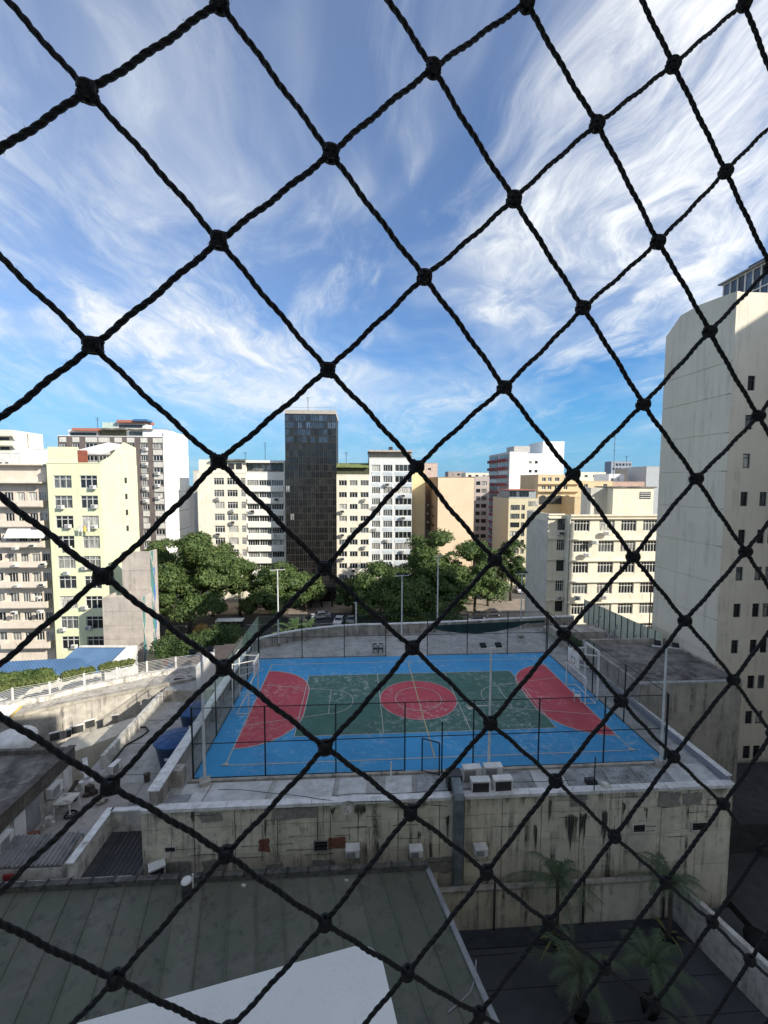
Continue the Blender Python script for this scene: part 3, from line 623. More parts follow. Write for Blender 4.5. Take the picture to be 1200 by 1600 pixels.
MB().tube([(0,0,0),(0,0,13.5)],.05,6).ob('pipe_run',mat('dark_red_pipe',(.12,.02,.02)),t)

# ------------------------------------------------------------------ cream mid rise behind the right corner of the court
crm=mat('cream_paint',(.74,.69,.56),(.66,.61,.49),sc=.6,streak=(.30,.27,.2),sa=.35)
crg=mat('grey_cream_and_shade',(.58,.56,.50),(.48,.46,.41),sc=.5,streak=(.22,.2,.17),sa=.4)
cb=thing('cream_apartment_block','cream five storey apartment block with white window rows right of the trees','building',(31,27,ST))
YF=27.; XL=25.75; XR=40.5; XB=23.25; YR=28.7; ztop=ay(960,805,YF)[2]
fl0=ay(945,825.5,YF)[2]; st=3.06
wins=[]; bays_=[(897.5,921.5),(936.5,960.5),(971,994.5),(1005,1028)]
for px0,px1 in bays_:
    a=ay(px0,820,YF)[0]-XL; b=ay(px1,820,YF)[0]-XL
    for r in range(7): wins.append((a,ay(945,830,YF)[2]-st*r,b-a,1.62))
cx,cy_,cz=cb.location
def cbx(): return L()
facade(cb,(XL-cx,YF-cy_),(1,0),XR-XL,0,ztop-ST,[(w[0],w[1]-ST,w[2],w[3]) for w in wins],crm,.25)
for w in wins: window(cb,(XL-cx,YF-cy_),(1,0),w[0],w[1]-ST,w[2],w[3],4,1,white,.15,None,GL,.07)
# recessed bay on the left
rw=[]
a=ay(871,820,YR)[0]-XB; b=ay(885,820,YR)[0]-XB
for r in range(7): rw.append((a,ay(945,829,YF)[2]-st*r-.1,b-a,1.65))
facade(cb,(XB-cx,YR-cy_),(1,0),XL-XB,0,ztop-ST,[(w[0],w[1]-ST,w[2],w[3]) for w in rw],crm,.2)
for i,w in enumerate(rw): window(cb,(XB-cx,YR-cy_),(1,0),w[0],w[1]-ST,w[2],w[3],3,1,darkfr if i%2==0 else white,.15,None,GL,.06)
L().box((XL+.002,YF+.3,ST),(XL+.05,YR,ztop)).ob('return_wall',crm,cb)
L().box((XB,YR+.3,ST),(XR,36.5,ztop-.9)).ob('core',crm,cb)
zz=[ST]+[fl0-.0-1.65-st*r+ .1 for r in range(5,-1,-1)]+[ztop]
for a,b in zip(zz[:-1],zz[1:]): L().box((XB-.06,YR,a+.04),(XB-.002,36.5,b-.03)).ob('wall_panel',crg,cb)  # greyer than the cream front: this side's shade is put into the colour
for r in range(7):
    z=ay(945,830,YF)[2]-st*r+1.78
    L().box((XL-.1,YF-.38,z),(XR,YF-.004,z+.16)).ob('ledge',crm,cb); L().box((XB,YR-.35,z-.05),(XL-.11,YR-.004,z+.1)).ob('ledge',crm,cb)
L().box((XL-.1,YF-.3,ztop-.1),(XR,YF+.2,ztop+.12)).box((XB-.05,YR-.2,ztop-.1),(XL-.11,YR+.2,ztop+.1)).box((XB-.07,YR+.21,ztop-1),(XB+.2,36.5,ztop+.08)).ob('parapet',crm,cb)
a=ay(957,795,30); b=ay(1022,762,30); c=ay(935,790,34)
L().box((a[0],30,ztop-.95),(b[0],34.5,b[2])).ob('roof_room',crm,cb); L().box((a[0]-.3,29.8,b[2]),(b[0]+.3,34.7,b[2]+.15)).ob('roof_cap',darkroof,cb)
L().box((a[0]-2.6,31.5,ztop-.95),(a[0]-.01,34.4,b[2]-.05)).ob('roof_room',crg,cb)
lv=ay(1000,770,29.99); L().box((lv[0],29.95,lv[2]-.9),(lv[0]+1.7,29.99,lv[2]+.15)).ob('louvre',darkfr,cb)
for i in range(3): L().box((lv[0],29.9,lv[2]-.75+i*.33),(lv[0]+1.7,29.945,lv[2]-.66+i*.33)).ob('louvre_slat',white,cb)
GA='air conditioners on the cream apartment block'
for px,py,l_ in ((948,835,'air conditioner with a long pipe under the top windows of the cream block'),(929,849,'white air conditioner between two windows on the second row of the cream block'),(917,869,'small air conditioner under the second row left window of the cream block'),(902,936,'white condenser pair box under the fourth row left window of the cream block'),(944,935,'condenser under the fourth row second window of the cream block')):
    p=ay(px,py,YF-.5); ac((p[0],YF-.55,p[2]-.2),0,l_,GA,'split',.95)
for px,py,l_ in ((877,834,'dark air conditioner under the recessed top window of the cream block'),(875,935,'white air conditioner under the recessed fourth row window of the cream block')):
    p=ay(px,py,YR-.4); ac((p[0],YR-.3,p[2]-.2),0,l_,GA,'wall',1.1,'dark' in l_)

# ------------------------------------------------------------------ generic block builder for the other buildings
def bld(label,pxl,pxr,pyt,Y,dep,m,cols=(),rows=(),side=None,wk=None,name='apartment_building',z_top=None,roofm=None,par=.0,side_cols=(),side_rows=(),leftside=False):
    """cols/rows: pixel spans measured on the photograph, laid on the real facade plane at depth Y."""
    cm=(pxl+pxr)/2; a=ay(pxl,780,Y)[0]; b=ay(pxr,780,Y)[0]; zt_=z_top if z_top is not None else ay(cm,pyt,Y)[2]
    t=thing(name,label,'building',((a+b)/2,Y,ST)); o=t.location; wk=wk or {}
    ws=[]
    for c0,c1 in cols:
        for r0,r1 in rows:
            rm=(r0+r1)/2
            x0_=ay(c0,780,Y)[0]; x1_=ay(c1,780,Y)[0]; z1_=ay((c0+c1)/2,r0,Y)[2]; z0_=ay((c0+c1)/2,r1,Y)[2]
            ws.append((x0_-a,z0_-ST,x1_-x0_,z1_-z0_))
    ws=[w for w in ws if w[1]>.3]
    facade(t,(a-o.x,0),(1,0),b-a,0,zt_-ST,ws,m,.25)
    for w in ws: window(t,(a-o.x,0),(1,0),*w,**wk)
    sm=side or m
    L().box((a,Y+.45,ST),(b,Y+dep,zt_-.05-par)).ob('core',sm,t)
    L().box((a+.001,Y+.001,ST),(a+.02,Y+.449,zt_)).box((b-.02,Y+.001,ST),(b-.001,Y+.449,zt_)).ob('return_wall',sm,t)
    L().box((a-.05,Y-.06,zt_),(b+.05,Y+.5,zt_+.12)).ob('cornice',sm,t)
    L().box((a,Y+.5,zt_-.05-par),(a+.25,Y+dep,zt_+.1)).box((b-.25,Y+.5,zt_-.05-par),(b,Y+dep,zt_+.1)).ob('parapet',sm,t)
    if side_cols:
        X=a if leftside else b; u=(0,-1) if leftside else (0,1)
        ys=[(ax(c0,800,X+(-.06 if leftside else .06))[1],ax(c1,800,X)[1]) for c0,c1 in side_cols]
        sw=[]
        for y0_,y1_ in ys:
            ya,yb=min(y0_,y1_),max(y0_,y1_)
            for r0,r1 in side_rows:
                k=ax((side_cols[0][0]+side_cols[0][1])/2,r0,X)[2]; k2=ax((side_cols[0][0]+side_cols[0][1])/2,r1,X)[2]
                sw.append((ya-Y if not leftside else Y+dep-yb,k2-ST,yb-ya,k-k2))
        sw=[w for w in sw if w[1]>.3]
        e=.07 if not leftside else -.07
        O=(X-o.x+e,.455) if not leftside else (X-o.x+e,dep-.005)
        sw=[(w[0]-(.455 if not leftside else .005),w[1],w[2],w[3]) for w in sw]; Wd=dep-.46
        sw=[w for w in sw if w[0]>.02 and w[0]+w[2]<Wd-.02]
        facade(t,O,u,Wd,0,zt_-ST-.06,sw,sm,.06,name='side_wall')
        for w in sw: window(t,O,u,*w,dep=.015,**wk)
    return t,a,b,zt_
def antennas(name_label,pxs,Y,h=(3,5)):
    for i,(px,py,py2) in enumerate(pxs):
        p=ay(px,py,Y); q=ay(px,py2,Y); t=thing('antenna_mast',name_label[i],'antenna',(p[0],Y,q[2])); H=p[2]-q[2]
        MB().tube([(0,0,0),(0,0,H)],.06,5).ob('mast',darkfr,t)
        for k in range(3): MB().bar((-.5+.1*k,0,H*(.95-.12*k)),(.5-.1*k,0,H*(.95-.12*k)),.05).ob('crossbar',darkfr,t)

# yellow green building
yel=mat('lime_paint',(.68,.70,.47),(.61,.63,.42),sc=.45,streak=(.42,.45,.25),sa=.3)
yels=mat('pale_lime_paint',(.66,.69,.44),(.60,.63,.40),sc=.45,streak=(.5,.5,.33),sa=.3)
rowsY=[(742.9+31.45*i,763.0+31.45*i) for i in range(9)]
yb,ya0,ya1,yzt=bld('pale lime green apartment building with a wide window on each side of every floor',75.5,159,724,32,10.3,yel,[(84.5,113),(125.5,153)],rowsY,yels,dict(nv=2,nh=1,fr=alum,gl=GL,bar=.10))
sx=ya1+.001
L().box((sx,37.2,ST),(sx+.35,38.6,yzt+1.9)).ob('pilaster',yel,yb)
for i in range(4):
    z=ax(190,746+i*25.6,sx+.36)[2]; L().box((sx+.35,37.6,z-.9),(sx+.37,38.3,z)).ob('window',darkfr,yb)
L().box((ya0+.05,32.3,yzt),(ya0+4.1,32.6,yzt+2.35)).ob('roof_wall',yel,yb)
L().box((ya0+4.12,32.3,yzt+.13),(ya0+5.4,32.5,yzt+1.9)).ob('roof_door',mat('rust_panel',(.30,.09,.05),(.2,.07,.05)),yb)
mb=L(); mb.v=[(sx-.3,32.6,yzt),(sx-.3,42.2,yzt),(sx-.3,42.2,yzt+3.0),(sx-.3,38.8,yzt+3.6),(sx-.3,37,yzt+2.4),(sx-.3,35,yzt+1.2),(sx-.3,32.6,yzt+.3)]; mb.v+=[(x+.29,y,z) for x,y,z in mb.v]; k=7; mb.f=[tuple(range(k-1,-1,-1)),tuple(range(k,2*k))]+[(i,(i+1)%k,(i+1)%k+k,i+k) for i in range(k)]
mb.ob('roof_wall',yels,yb)
mb=L(); mb.prism([(ya0+4.2,32.6),(sx-.4,32.6),(sx-.4,40),(ya0+4.2,40)],[yzt+1.9,yzt+1.3,yzt+3.2,yzt+3.6],[yzt+2.0,yzt+1.4,yzt+3.3,yzt+3.7]); mb.ob('roof_awning',white,yb)
GA='air conditioners on the lime green building'
for i,(px,py) in enumerate(((145,762),(95,793),(147,792),(106,823),(147,824),(107,857),(143,887),(104,896),(132,888),(98,984),(132,950),(138,982),(116,1011))):
    p=ay(px,py,31.6); side_='left' if px<118 else 'right'; r=int((py-735)//31.45)
    ac((p[0],31.62,p[2]-.25),0,('white' if i%2 else 'grey')+' air conditioner below %s window, %s floor of lime building'%(side_,ORD[max(0,min(8,r))])+(' from above'+(', inner one' if px==132 and py==888 else '')),GA,'split',.85)
p=ay(133,822,31.2); t=thing('laundry_rack','white and yellow laundry on a rack outside the third floor right window','laundry',(p[0],31.1,p[2]))
MB().bar((-.9,0,0),(.9,0,0),.04).bar((-.9,.8,0),(-.9,0,0),.04).bar((.9,.8,0),(.9,0,0),.04).ob('rack',alum,t)
for i,m_ in enumerate((white,mat('yellow_cloth',(.7,.5,.12)),white)): grid_mesh(lambda u,v,i=i:(-.8+i*.55+.5*u,.05*math.sin(u*9+i),-.02-.75*v),6,3).ob('cloth',m_,t)

# salmon building with balconies on the far left
sal=mat('pinkish_render',(.66,.585,.49),(.58,.51,.42),sc=.6,streak=(.25,.2,.17),sa=.35); salg=mat('shaded_grey_render',(.42,.39,.34),(.34,.31,.27),sc=.7)
YS=34.; rows=[(769,785),(802,817.5),(833.5,849),(865,880),(895,910),(926.5,941),(957,970),(988,1001)]
sb,sa0,sa1,szt=bld('beige pink apartment building with long balconies at the far left edge',-30,74,727,YS,11,sal,[(-20,-2),(6,21),(26,39),(44,58),(61,73)],rows,sal,dict(nv=2,nh=0,fr=alum,gl=GL,bar=.08))
for i in range(8):
    z=ay(40,790.5+31.1*i,YS)[2]
    L().box((sa0+2.5,YS-1.15,z-.12),(sa1-.05,YS-.02,z)).ob('balcony_slab',sal,sb)
    L().box((sa0+2.5,YS-1.25,z+.0),(sa1-.05,YS-1.13,z+.85)).box((sa1-.17,YS-1.12,z),(sa1-.05,YS-.02,z+.85)).box((sa0+2.5,YS-1.12,z),(sa0+2.62,YS-.02,z+.85)).ob('balcony_parapet',sal,sb)
L().box((sa0-.2,YS-1.4,szt-2.6),(sa1,YS-.02,szt-2.4)).box((sa0,YS-.9,szt),(sa1,YS+2,szt+.2)).ob('cornice',sal,sb)
GA='air conditioners on the pink building'
for i,(px,py) in enumerate(((57,823),(24,857),(51,853),(24,884),(68,882),(27,916),(66,914),(60,934),(22,958),(63,956))):
    p=ay(px,py,YS-1.5); ac((p[0],YS-1.5,p[2]-.2),0,'small air conditioner on the %s balcony %s of the pink building'%(ORD[int((py-770)//31)],'left part' if px<40 else ('middle' if px<62 else 'right end')),GA,'wall',.95,i%2==0)
# white awnings on a balcony
for i,px in enumerate((31,57)):
    p=ay(px,836,YS-1.2); t=thing('awning','white awning rolled out over the %s half of a pink building balcony'%('left','right')[i],'awning',(p[0],YS-1.2,p[2]))
    MB().prism([(-1.6,0),(1.6,0),(1.6,-.9),(-1.6,-.9)],[.9,.9,-.35,-.35],[.95,.95,-.3,-.3]).ob('canvas',white,t); MB().bar((-1.5,0,.2),(-1.5,-.88,-.33),.04).bar((1.5,0,.2),(1.5,-.88,-.33),.04).ob('arm',alum,t)

# roofs behind the pink building
bld('white house wall with dark roof behind the pink building',44,80,702,60,8,white,roofm=darkroof,name='rooftop_house')
bld('white terrace house with bright wall far left above the pink building',-6,36,708,56,8,white,[(0,6),(10,16)],[(722,727)],name='rooftop_house')
tb,_,_,_=bld('terraced apartment tower with planted balconies at the left edge of the picture',-20,24,672,95,12,crm,[(-8,3),(5,20)],[(681,688),(697,703),(712,718)],wk=dict(fr=darkfr,nv=2,bar=.12))
for i in range(4):
    p=ay(-20,676+15*i,95); q=ay(24,676+15*i,95); L().box((p[0],93.2,p[2]-1.0),(q[0]+.5,93.4,p[2]+.3)).box((p[0],93.4,p[2]-1.2),(q[0]+.5,95,p[2]-1.0)).ob('balcony_parapet',crm,tb)

# dark brown building with white side wall
brn=mat('brown_cladding',(.145,.12,.11),(.11,.09,.085),sc=.8); wht=mat('bright_white_wall',(.80,.80,.78),(.72,.72,.70),sc=.25,streak=(.5,.5,.48),sa=.3)
bc=[(97,107),(117,127.5),(137,155),(157,174),(182,193.5),(201.5,212),(222.5,232),(241.5,256)]
bc=[(90+v[0]/5.217,90+v[1]/5.217) for v in ((35,90),(140,195),(245,340),(350,440),(480,540),(580,640),(690,745),(790,865))]
rows=[(692.5+19.25*i,701+19.25*i) for i in range(12)]
db,d0,d1,dzt=bld('dark brown apartment building with white panels and a bright white blank side wall',95,257.5,682,72,15,brn,bc,rows,wht,dict(fr=alum,nv=2,bar=.1))
for c0,c1 in bc:
    a=ay(c0,760,72)[0]; b=ay(c1,760,72)[0]
    for i in range(-1,11):
        z1_=ay(170,701.6+19.25*i,72)[2]; z0_=ay(170,691.8+19.25*(i+1),72)[2]
        if i==-1: z1_=ay(170,683,72)[2]
        L().box((a,71.93,z0_+.1),(b,71.985,z1_-.1)).ob('spandrel',mat('white_spandrel',(.56,.55,.50),(.46,.45,.41),sc=2,streak=(.25,.23,.2),sa=.4),db)
L().box((d1-.01,72.5,ST),(d1+.05,86.9,dzt+1.3)).ob('side_panel',wht,db)
for i,z in enumerate((4.5,9.3,14.2,19.0,23.8)): L().box((d1+.05,72.6,z),(d1+.06,86.8,z+.12)).ob('joint_line',grey,db)
ph=thing('penthouse','row of penthouse terraces with red tiled lean-to roofs on the brown building','building',((d0+d1)/2,74,dzt)); o=ph.location
tile=mat('red_tile',(.42,.16,.11),(.30,.11,.08),sc=3)
def phb(x0,x1,y0,y1,Y,m_,nm,dd=3):
    a=ay(x0,y1,Y); b=ay(x1,y0,Y); L().box((a[0],Y,a[2]),(b[0],Y+dd,b[2])).ob(nm,m_,ph)
phb(107,152,672,683,74,white,'wall'); phb(110,150,676,682,73.9,GL,'window',.08); phb(112,154,669,672.5,73,tile,'roof',4); phb(158,197,671,682,74,mat('dim_olive',(.12,.12,.08)),'wall'); phb(156,196,669,671,72.5,darkroof,'roof',5)
phb(198,236,672,682,74,white,'wall'); phb(200,238,670,672,72.5,darkroof,'roof',5); phb(202,234,675,680,73.9,GL,'window',.08); phb(240,258,670,683,76,grey,'wall'); 
phb(160,182,660,669,76,mat('mint_wall',(.50,.62,.55)),'wall'); phb(183,228,661,670,76,white,'wall'); phb(182,226,656.5,660,75,tile,'roof',5); phb(208,229,655,658,74.6,mat('blue_awning',(.05,.14,.28)),'roof',3); phb(186,222,664,668,75.9,GL,'window',.08)
phb(258,262,672,683,80,wht,'wall',4)
L().box((d1-5,73,dzt),(d1-.02,86.5,dzt+1.8)).ob('wall',wht,ph)
for i,(px,py) in enumerate(((207,703),(227,703),(207,722),(227,726),(246,741),(227,745),(246,760),(207,741),(227,765),(246,779),(227,784))):
    p=ay(px,py,71.5); ac((p[0],71.55,p[2]-.2),0,'air conditioner in the %s column of the brown building, %s from its top'%({207:'sixth',227:'seventh',246:'eighth'}[px],ORD[int((py-700)//19.3)]),'air conditioners on the brown building','split',1.15)

# row of apartment buildings across the street
rows4=[(746.7+18.65*i,757.5+18.65*i) for i in range(9)]
b4,_,_,_=bld('cream apartment building with two window columns left of the white banded block',309,384.5,737,75,14,crm,[(334.5,350.5),(355,371.5),(376.5,384)],rows4,mat('pale_side',(.60,.57,.50),(.52,.49,.43)),dict(nv=3,nh=1,fr=alum,bar=.10),z_top=18.9)
L().prism([(ay(309,720,75)[0],75.6),(ay(383,720,75)[0],75.6),(ay(383,720,75)[0],84),(ay(309,720,75)[0],84)],18.9,22.2).ob('roof_storey',crm,b4)
for x in (345,357,369): p=ay(x,733,75.5); L().box((p[0],75.5,p[2]),(p[0]+1.4,75.58,p[2]+1.4)).ob('roof_window',darkfr,b4)
L().box((ay(330,720,75)[0],74.6,21.9),(ay(384,720,75)[0],84.2,22.3)).ob('roof_slab',darkroof,b4)
bnd=mat('white_band',(.76,.74,.67),(.68,.66,.60),sc=.5,streak=(.4,.38,.33),sa=.3)
b5,_,_,z5=bld('white apartment block with continuous window bands beside the dark tower',385,444,737,75.5,14,bnd,[(386.3,404.5),(405,424),(424.5,443)],[(750+18.65*i,759+18.65*i) for i in range(9)],bnd,dict(nv=4,nh=0,fr=alum,bar=.09),z_top=19.2)
for i in range(9):
    z=ay(415,760+18.65*i,75.3)[2]; L().box((ay(386,760,75)[0],74.9,z-1.25),(ay(443,760,75)[0],75.46,z)).ob('balcony_band',bnd,b5)
L().box((ay(385,720,75)[0],76.5,z5),(ay(444,720,75)[0],88,z5+2.4)).ob('roof_storey',mat('dim_wall',(.2,.19,.17)),b5); L().box((ay(384,720,75)[0],74.9,z5+2.3),(ay(445,720,75)[0],88,z5+2.9)).ob('roof_slab',bnd,b5)
for i in range(6): a=ay(387+i*9.6,730,76.4)[0]; L().box((a,76.4,z5+.5),(a+1.2,76.46,z5+2.0)).ob('roof_window',GL,b5)
L().box((ay(443.5,720,75)[0],74.6,ST),(ay(445.2,720,75)[0],75.4,z5+2.8)).ob('pilaster',wht,b5)

GA='air conditioners on the facades across the street'
for (nm,Y,cols_,y0_,dy,L__) in (('left cream building',74.4,(341,364),761.5,18.65,((0,1),(1,2),(0,4),(1,5),(0,6),(1,3))),('white banded block',74.5,(395,432),763,18.65,((0,2),(1,4),(1,1))),('narrow cream building',73.4,(535,552,570),763.5,18.5,((0,2),(1,4),(2,1),(2,5),(0,6),(1,7),(2,3),(0,4))),('white grid building',75.4,(587,605,630),741,17.45,((1,1),(0,3),(2,4),(1,6),(2,7),(0,8),(2,2),(0,5)))):
    for c_,r_ in L__:
        p=ay(cols_[c_],y0_+dy*r_,Y); w_=('left','middle','right') if len(cols_)==3 else ('left','right')
        ac((p[0],Y,p[2]-.2),0,'small air conditioner at the %s column, %s window row of the %s'%(w_[c_],ORD[r_],nm),GA,'split',1.1,(c_+r_)%2==0)
# dark glass tower
tw=thing('dark_glass_tower','tall slim office tower clad in dark glass panels at the middle of the row','building',(-15.8,72,ST)); TA,TB=-21.8,-9.75; TZ=33.9
tdark=mat('tower_frame',(.018,.017,.016),(.03,.028,.025),rough=.5)
L().box((TA+.1,72.25,ST),(TB-.1,86,TZ-.1)).ob('core',tdark,tw)
L().box((TA,71.9,TZ-1.0),(TB,86,TZ)).ob('roof_band',mat('tower_crown',(.42,.38,.33),(.34,.31,.27)),tw)
L().bar((TA,72,TZ+.6),(TB,72,TZ+.6),.07).ob('roof_rail',grey,tw)
nc=12; nr=24; cwid=(TB-TA)/nc; rh=(TZ-1.0-(ST+5))/nr
pm=MB().box((.05,0,.05),(cwid-.05,.06,rh-.05)).mesh('glass_panel',GLD); pm2=MB().box((.05,0,.05),(cwid-.05,.06,rh-.05)).mesh('glass_panel_sky_tint',GLT)
for r in range(nr):
    for c in range(nc):
        z=TZ-1.0-(r+1)*rh; top=r<2 or (r in(2,3) and random.random()<.55)  # top rows get bluer panels: the sky reflection is put into their colour
        o=link('glass_panel',pm2 if top else pm,tw,(TA+c*cwid+15.8,random.uniform(-.14,-.12),z-ST)); o.rotation_euler=(random.uniform(-.012,.012),0,random.uniform(-.012,.012))
mb=L()
for c in range(nc+1): mb.box((TA+c*cwid-.04,71.78,ST+5),(TA+c*cwid+.04,72.2,TZ-1))
for c in range(nc): mb.box((TA+(c+.5)*cwid-.025,71.80,ST+5),(TA+(c+.5)*cwid+.025,71.9,TZ-1))
mb.ob('mullion',mat('tower_mullion',(.045,.046,.047),(.028,.029,.03)),tw)
for r in range(0,nr,1):
    z=TZ-1.0-r*rh; L().box((TA,71.8,z-.12),(TB,72.2,z+.1)).ob('floor_band',tdark,tw)
L().box((TA-3,66.5,-8.4),(TB+.5,72,-7.6)).ob('canopy',blackm,tw)
for i in range(5): L().box((TA+1+i*2.5,67,ST),(TA+1.4+i*2.5,67.4,-8.4)).ob('column',tdark,tw)

rows7=[(750.4+18.5*i,759+18.5*i) for i in range(9)]
b7,a7,c7,z7=bld('narrow cream apartment building with green roof terrace right of the tower',525.6,577,742,74,14,crm,[(529.3,542),(546,558.6),(563,576)],rows7,crm,dict(nv=2,nh=0,fr=alum,bar=.10))
grt=mat('green_terrace_screen',(.22,.26,.07),(.10,.13,.06),sc=1.)
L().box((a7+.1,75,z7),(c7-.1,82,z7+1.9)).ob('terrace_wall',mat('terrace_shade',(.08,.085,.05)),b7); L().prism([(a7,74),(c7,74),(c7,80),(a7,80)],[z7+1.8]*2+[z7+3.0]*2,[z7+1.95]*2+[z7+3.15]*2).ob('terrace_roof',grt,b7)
blg=mat('pale_blue_grey',(.50,.55,.58),(.40,.45,.48),sc=.6)
rows8=[(726.2+17.45*i,736.5+17.45*i) for i in range(11)]
b8,a8,c8,z8=bld('white grid fronted apartment building with pale grey panels right of the tower',577,643.5,716,76,14,mat('white_grid_wall',(.64,.65,.63),(.55,.56,.55)),[(580.5,594),(598.5,613),(617,643)],rows8,crm,dict(nv=3,nh=0,fr=alum,bar=.11))
for c0,c1 in ((580.5,594),(598.5,613),(617,643)):
    for i in range(11):
        a=ay(c0,760,76)[0]; b=ay(c1,760,76)[0]; z=ay(600,737+17.45*i,76)[2]; L().box((a,75.94,z-.85),(b,75.99,z-.1)).ob('spandrel',blg,b8)
L().box((a8,77,z8),(c8,86,z8+1.7)).ob('roof_storey',mat('terrace_grey',(.3,.29,.27)),b8); L().box((a8-.2,75.4,z8+1.6),(c8+.1,87,z8+2.0)).ob('roof_slab',mat('pinkish_slab',(.5,.42,.38)),b8); L().box((a8+5.2,80,z8+2),(a8+6.2,81,z8+3.2)).ob('water_tank',darkfr,b8)
pch=mat('peach_paint',(.70,.55,.38),(.64,.50,.345),sc=.3,streak=(.42,.3,.2),sa=.25); ylo=mat('buttery_paint',(.66,.53,.31),(.6,.48,.28),sc=.3)
bld('narrow butter yellow blank wall beside the white grid building',643.7,664,735,80,12,ylo,name='blank_wall_building')
b10,_,_,_=bld('peach apartment building showing a tall blank wall above the trees',684,740.5,746,72.3,20,pch,(),(),mat('shaded_peach_side',(.33,.22,.14),(.28,.19,.12)),dict(fr=darkfr,nv=1,bar=.08),side_cols=((667,670.5),(674.5,678.5)),side_rows=[(787+13.5*i,790.5+13.5*i) for i in range(6)],leftside=True)  # peach side walls darkened to brown: the left face's shade is in the colour
p=ay(650,738,95); bld('small pink roof house behind the peach wall',663,683,724,110,8,mat('pink_wall',(.60,.46,.38)),[(668,673)],[(731,735)],name='rooftop_house')
b11,_,_,_=bld('pinkish grey apartment building with dark window bands behind the trees',741,764,745,112,18,mat('pinkgrey',(.46,.40,.37),(.38,.33,.30)),[(743.5,750),(752,760)],[(752+11.8*i,758+11.8*i) for i in range(11)],None,dict(fr=darkfr,nv=1,bar=.1))
# red balcony building
rb,ra,rbb,rz=bld('tall white building with dark red balconies on its left flank',795,822,706,120,24.3,wht,(),(),mat('off_white_side',(.60,.57,.55)))
crim=mat('crimson_balcony',(.26,.055,.06),(.20,.045,.05))
for i in range(13):
    z=rz-3.2-3.02*i
    for (ya_,yb_) in ((121,131.5),(132.5,143.5)):
        L().box((ra-1.0,ya_,z-.1),(ra-.07,yb_,z)).box((ra-1.05,ya_,z),(ra-.98,yb_,z+.95)).ob('balcony',crim,rb)
        L().box((ra-.12,ya_+.8,z+1.05),(ra-.062,yb_-1,z+2.5)).ob('window',GL,rb)
L().box((rbb,123,ST),(rbb+8,138,rz-.8)).ob('stair_wing',wht,rb)
for i in range(5):
    for k in range(2): L().box((rbb+2+k*2.2,122.9,rz-4-i*3.3),(rbb+3+k*2.2,122.99,rz-3-i*3.3)).ob('window',GL,rb)
L().box((ra+3,124,rz),(ra+9,132,rz+2.4)).ob('roof_room',mat('offw',(.5,.48,.45)),rb)
wb,_,_,_=bld('bright white stepped tower behind the ochre building',846,879,690,150,15,wht,(),()); p=ay(846,705,146)
L().box((p[0]-8,146,ST),(p[0]+.5,158,p[2]-1)).ob('wing',wht,wb)
och=mat('ochre_paint',(.62,.49,.30),(.54,.43,.265),sc=.3); 
ob_,oa,oc,oz=bld('ochre yellow building with arched top floor windows right of the red balcony building',840,903,742,92,14,och,[(846,852),(855,861),(866,873),(880,886)],[(746,752),(759,765)],och,dict(fr=white,nv=1,bar=.1))
for i in range(4):
    p=ay(848+i*12.5,779,91.9); L().box((p[0]-1.1,91.7,p[2]-1.6),(p[0]+1.1,91.76,p[2]-.1)).ob('arched_window',darkfr,ob_)
    mb=L(); mb.v=[(p[0]+1.1*math.cos(t),91.7,p[2]-.1+1.1*math.sin(t)) for t in np.linspace(0,math.pi,10)]; mb.v+=[(x,91.76,z) for x,y,z in mb.v]; mb.f=[tuple(range(9,-1,-1)),tuple(range(10,20))]+[(j,j+1,j+11,j+10) for j in range(9)]; mb.ob('arch',darkfr,ob_)
L().box((oa-.3,91,ay(870,766,92)[2]-.4),(oc+.3,92,ay(870,766,92)[2])).box((oa-.3,91.2,ay(870,755,92)[2]-.3),(oc+.3,92,ay(870,755,92)[2])).ob('cornice',och,ob_)
bld('ochre lower block with small square windows above the cream block roof',898,948,777,84,10,mat('ochre2',(.60,.46,.28),(.52,.40,.24)),[(916,923),(932,938)],[(781,788)],None,dict(fr=white,nv=1,bar=.08))
bld('ochre terrace block with curved balcony behind the cream block',892,958,752,98,10,och,[(899,905),(912,918),(942,948)],[(756,762)],None,dict(fr=white,nv=1,bar=.08))
yb2=mat('pale_yellow_paint',(.58,.52,.36),(.5,.45,.31)); 
b13,a13,c13,z13=bld('pale yellow apartment building with glazed penthouse below the ochre building',795,842,779,86,14,yb2,[(798,812.5),(815,820.5)],[(789+13.6*i,797+13.6*i) for i in range(8)],yb2,dict(fr=darkfr,nv=2,bar=.1),z_top=ay(820,779,86)[2])
L().box((a13+.5,87,z13),(c13-.5,96,z13+2.3)).ob('penthouse_wall',mat('glasshouse',(.32,.36,.38)),b13)
for i in range(6): L().box((a13+.6+i*.95,86.9,z13+.5),(a13+1.4+i*.95,86.98,z13+2.1)).ob('pane',GL,b13)
L().prism([(a13+.3,86.5),(c13-.3,86.5),(c13-.3,97),(a13+.3,97)],z13+2.3,z13+2.5).ob('roof',tile,b13)
for (c0,c1) in ((826,833),(835,841)):
    for i in range(7): a=ay(c0,800,85.9); b=ay(c1,800+8,85.9); z=ay(c0,783+13.6*i,85.9)[2]; L().box((a[0],85.92,z-1.4),(b[0],85.98,z)).ob('window',GL,b13)
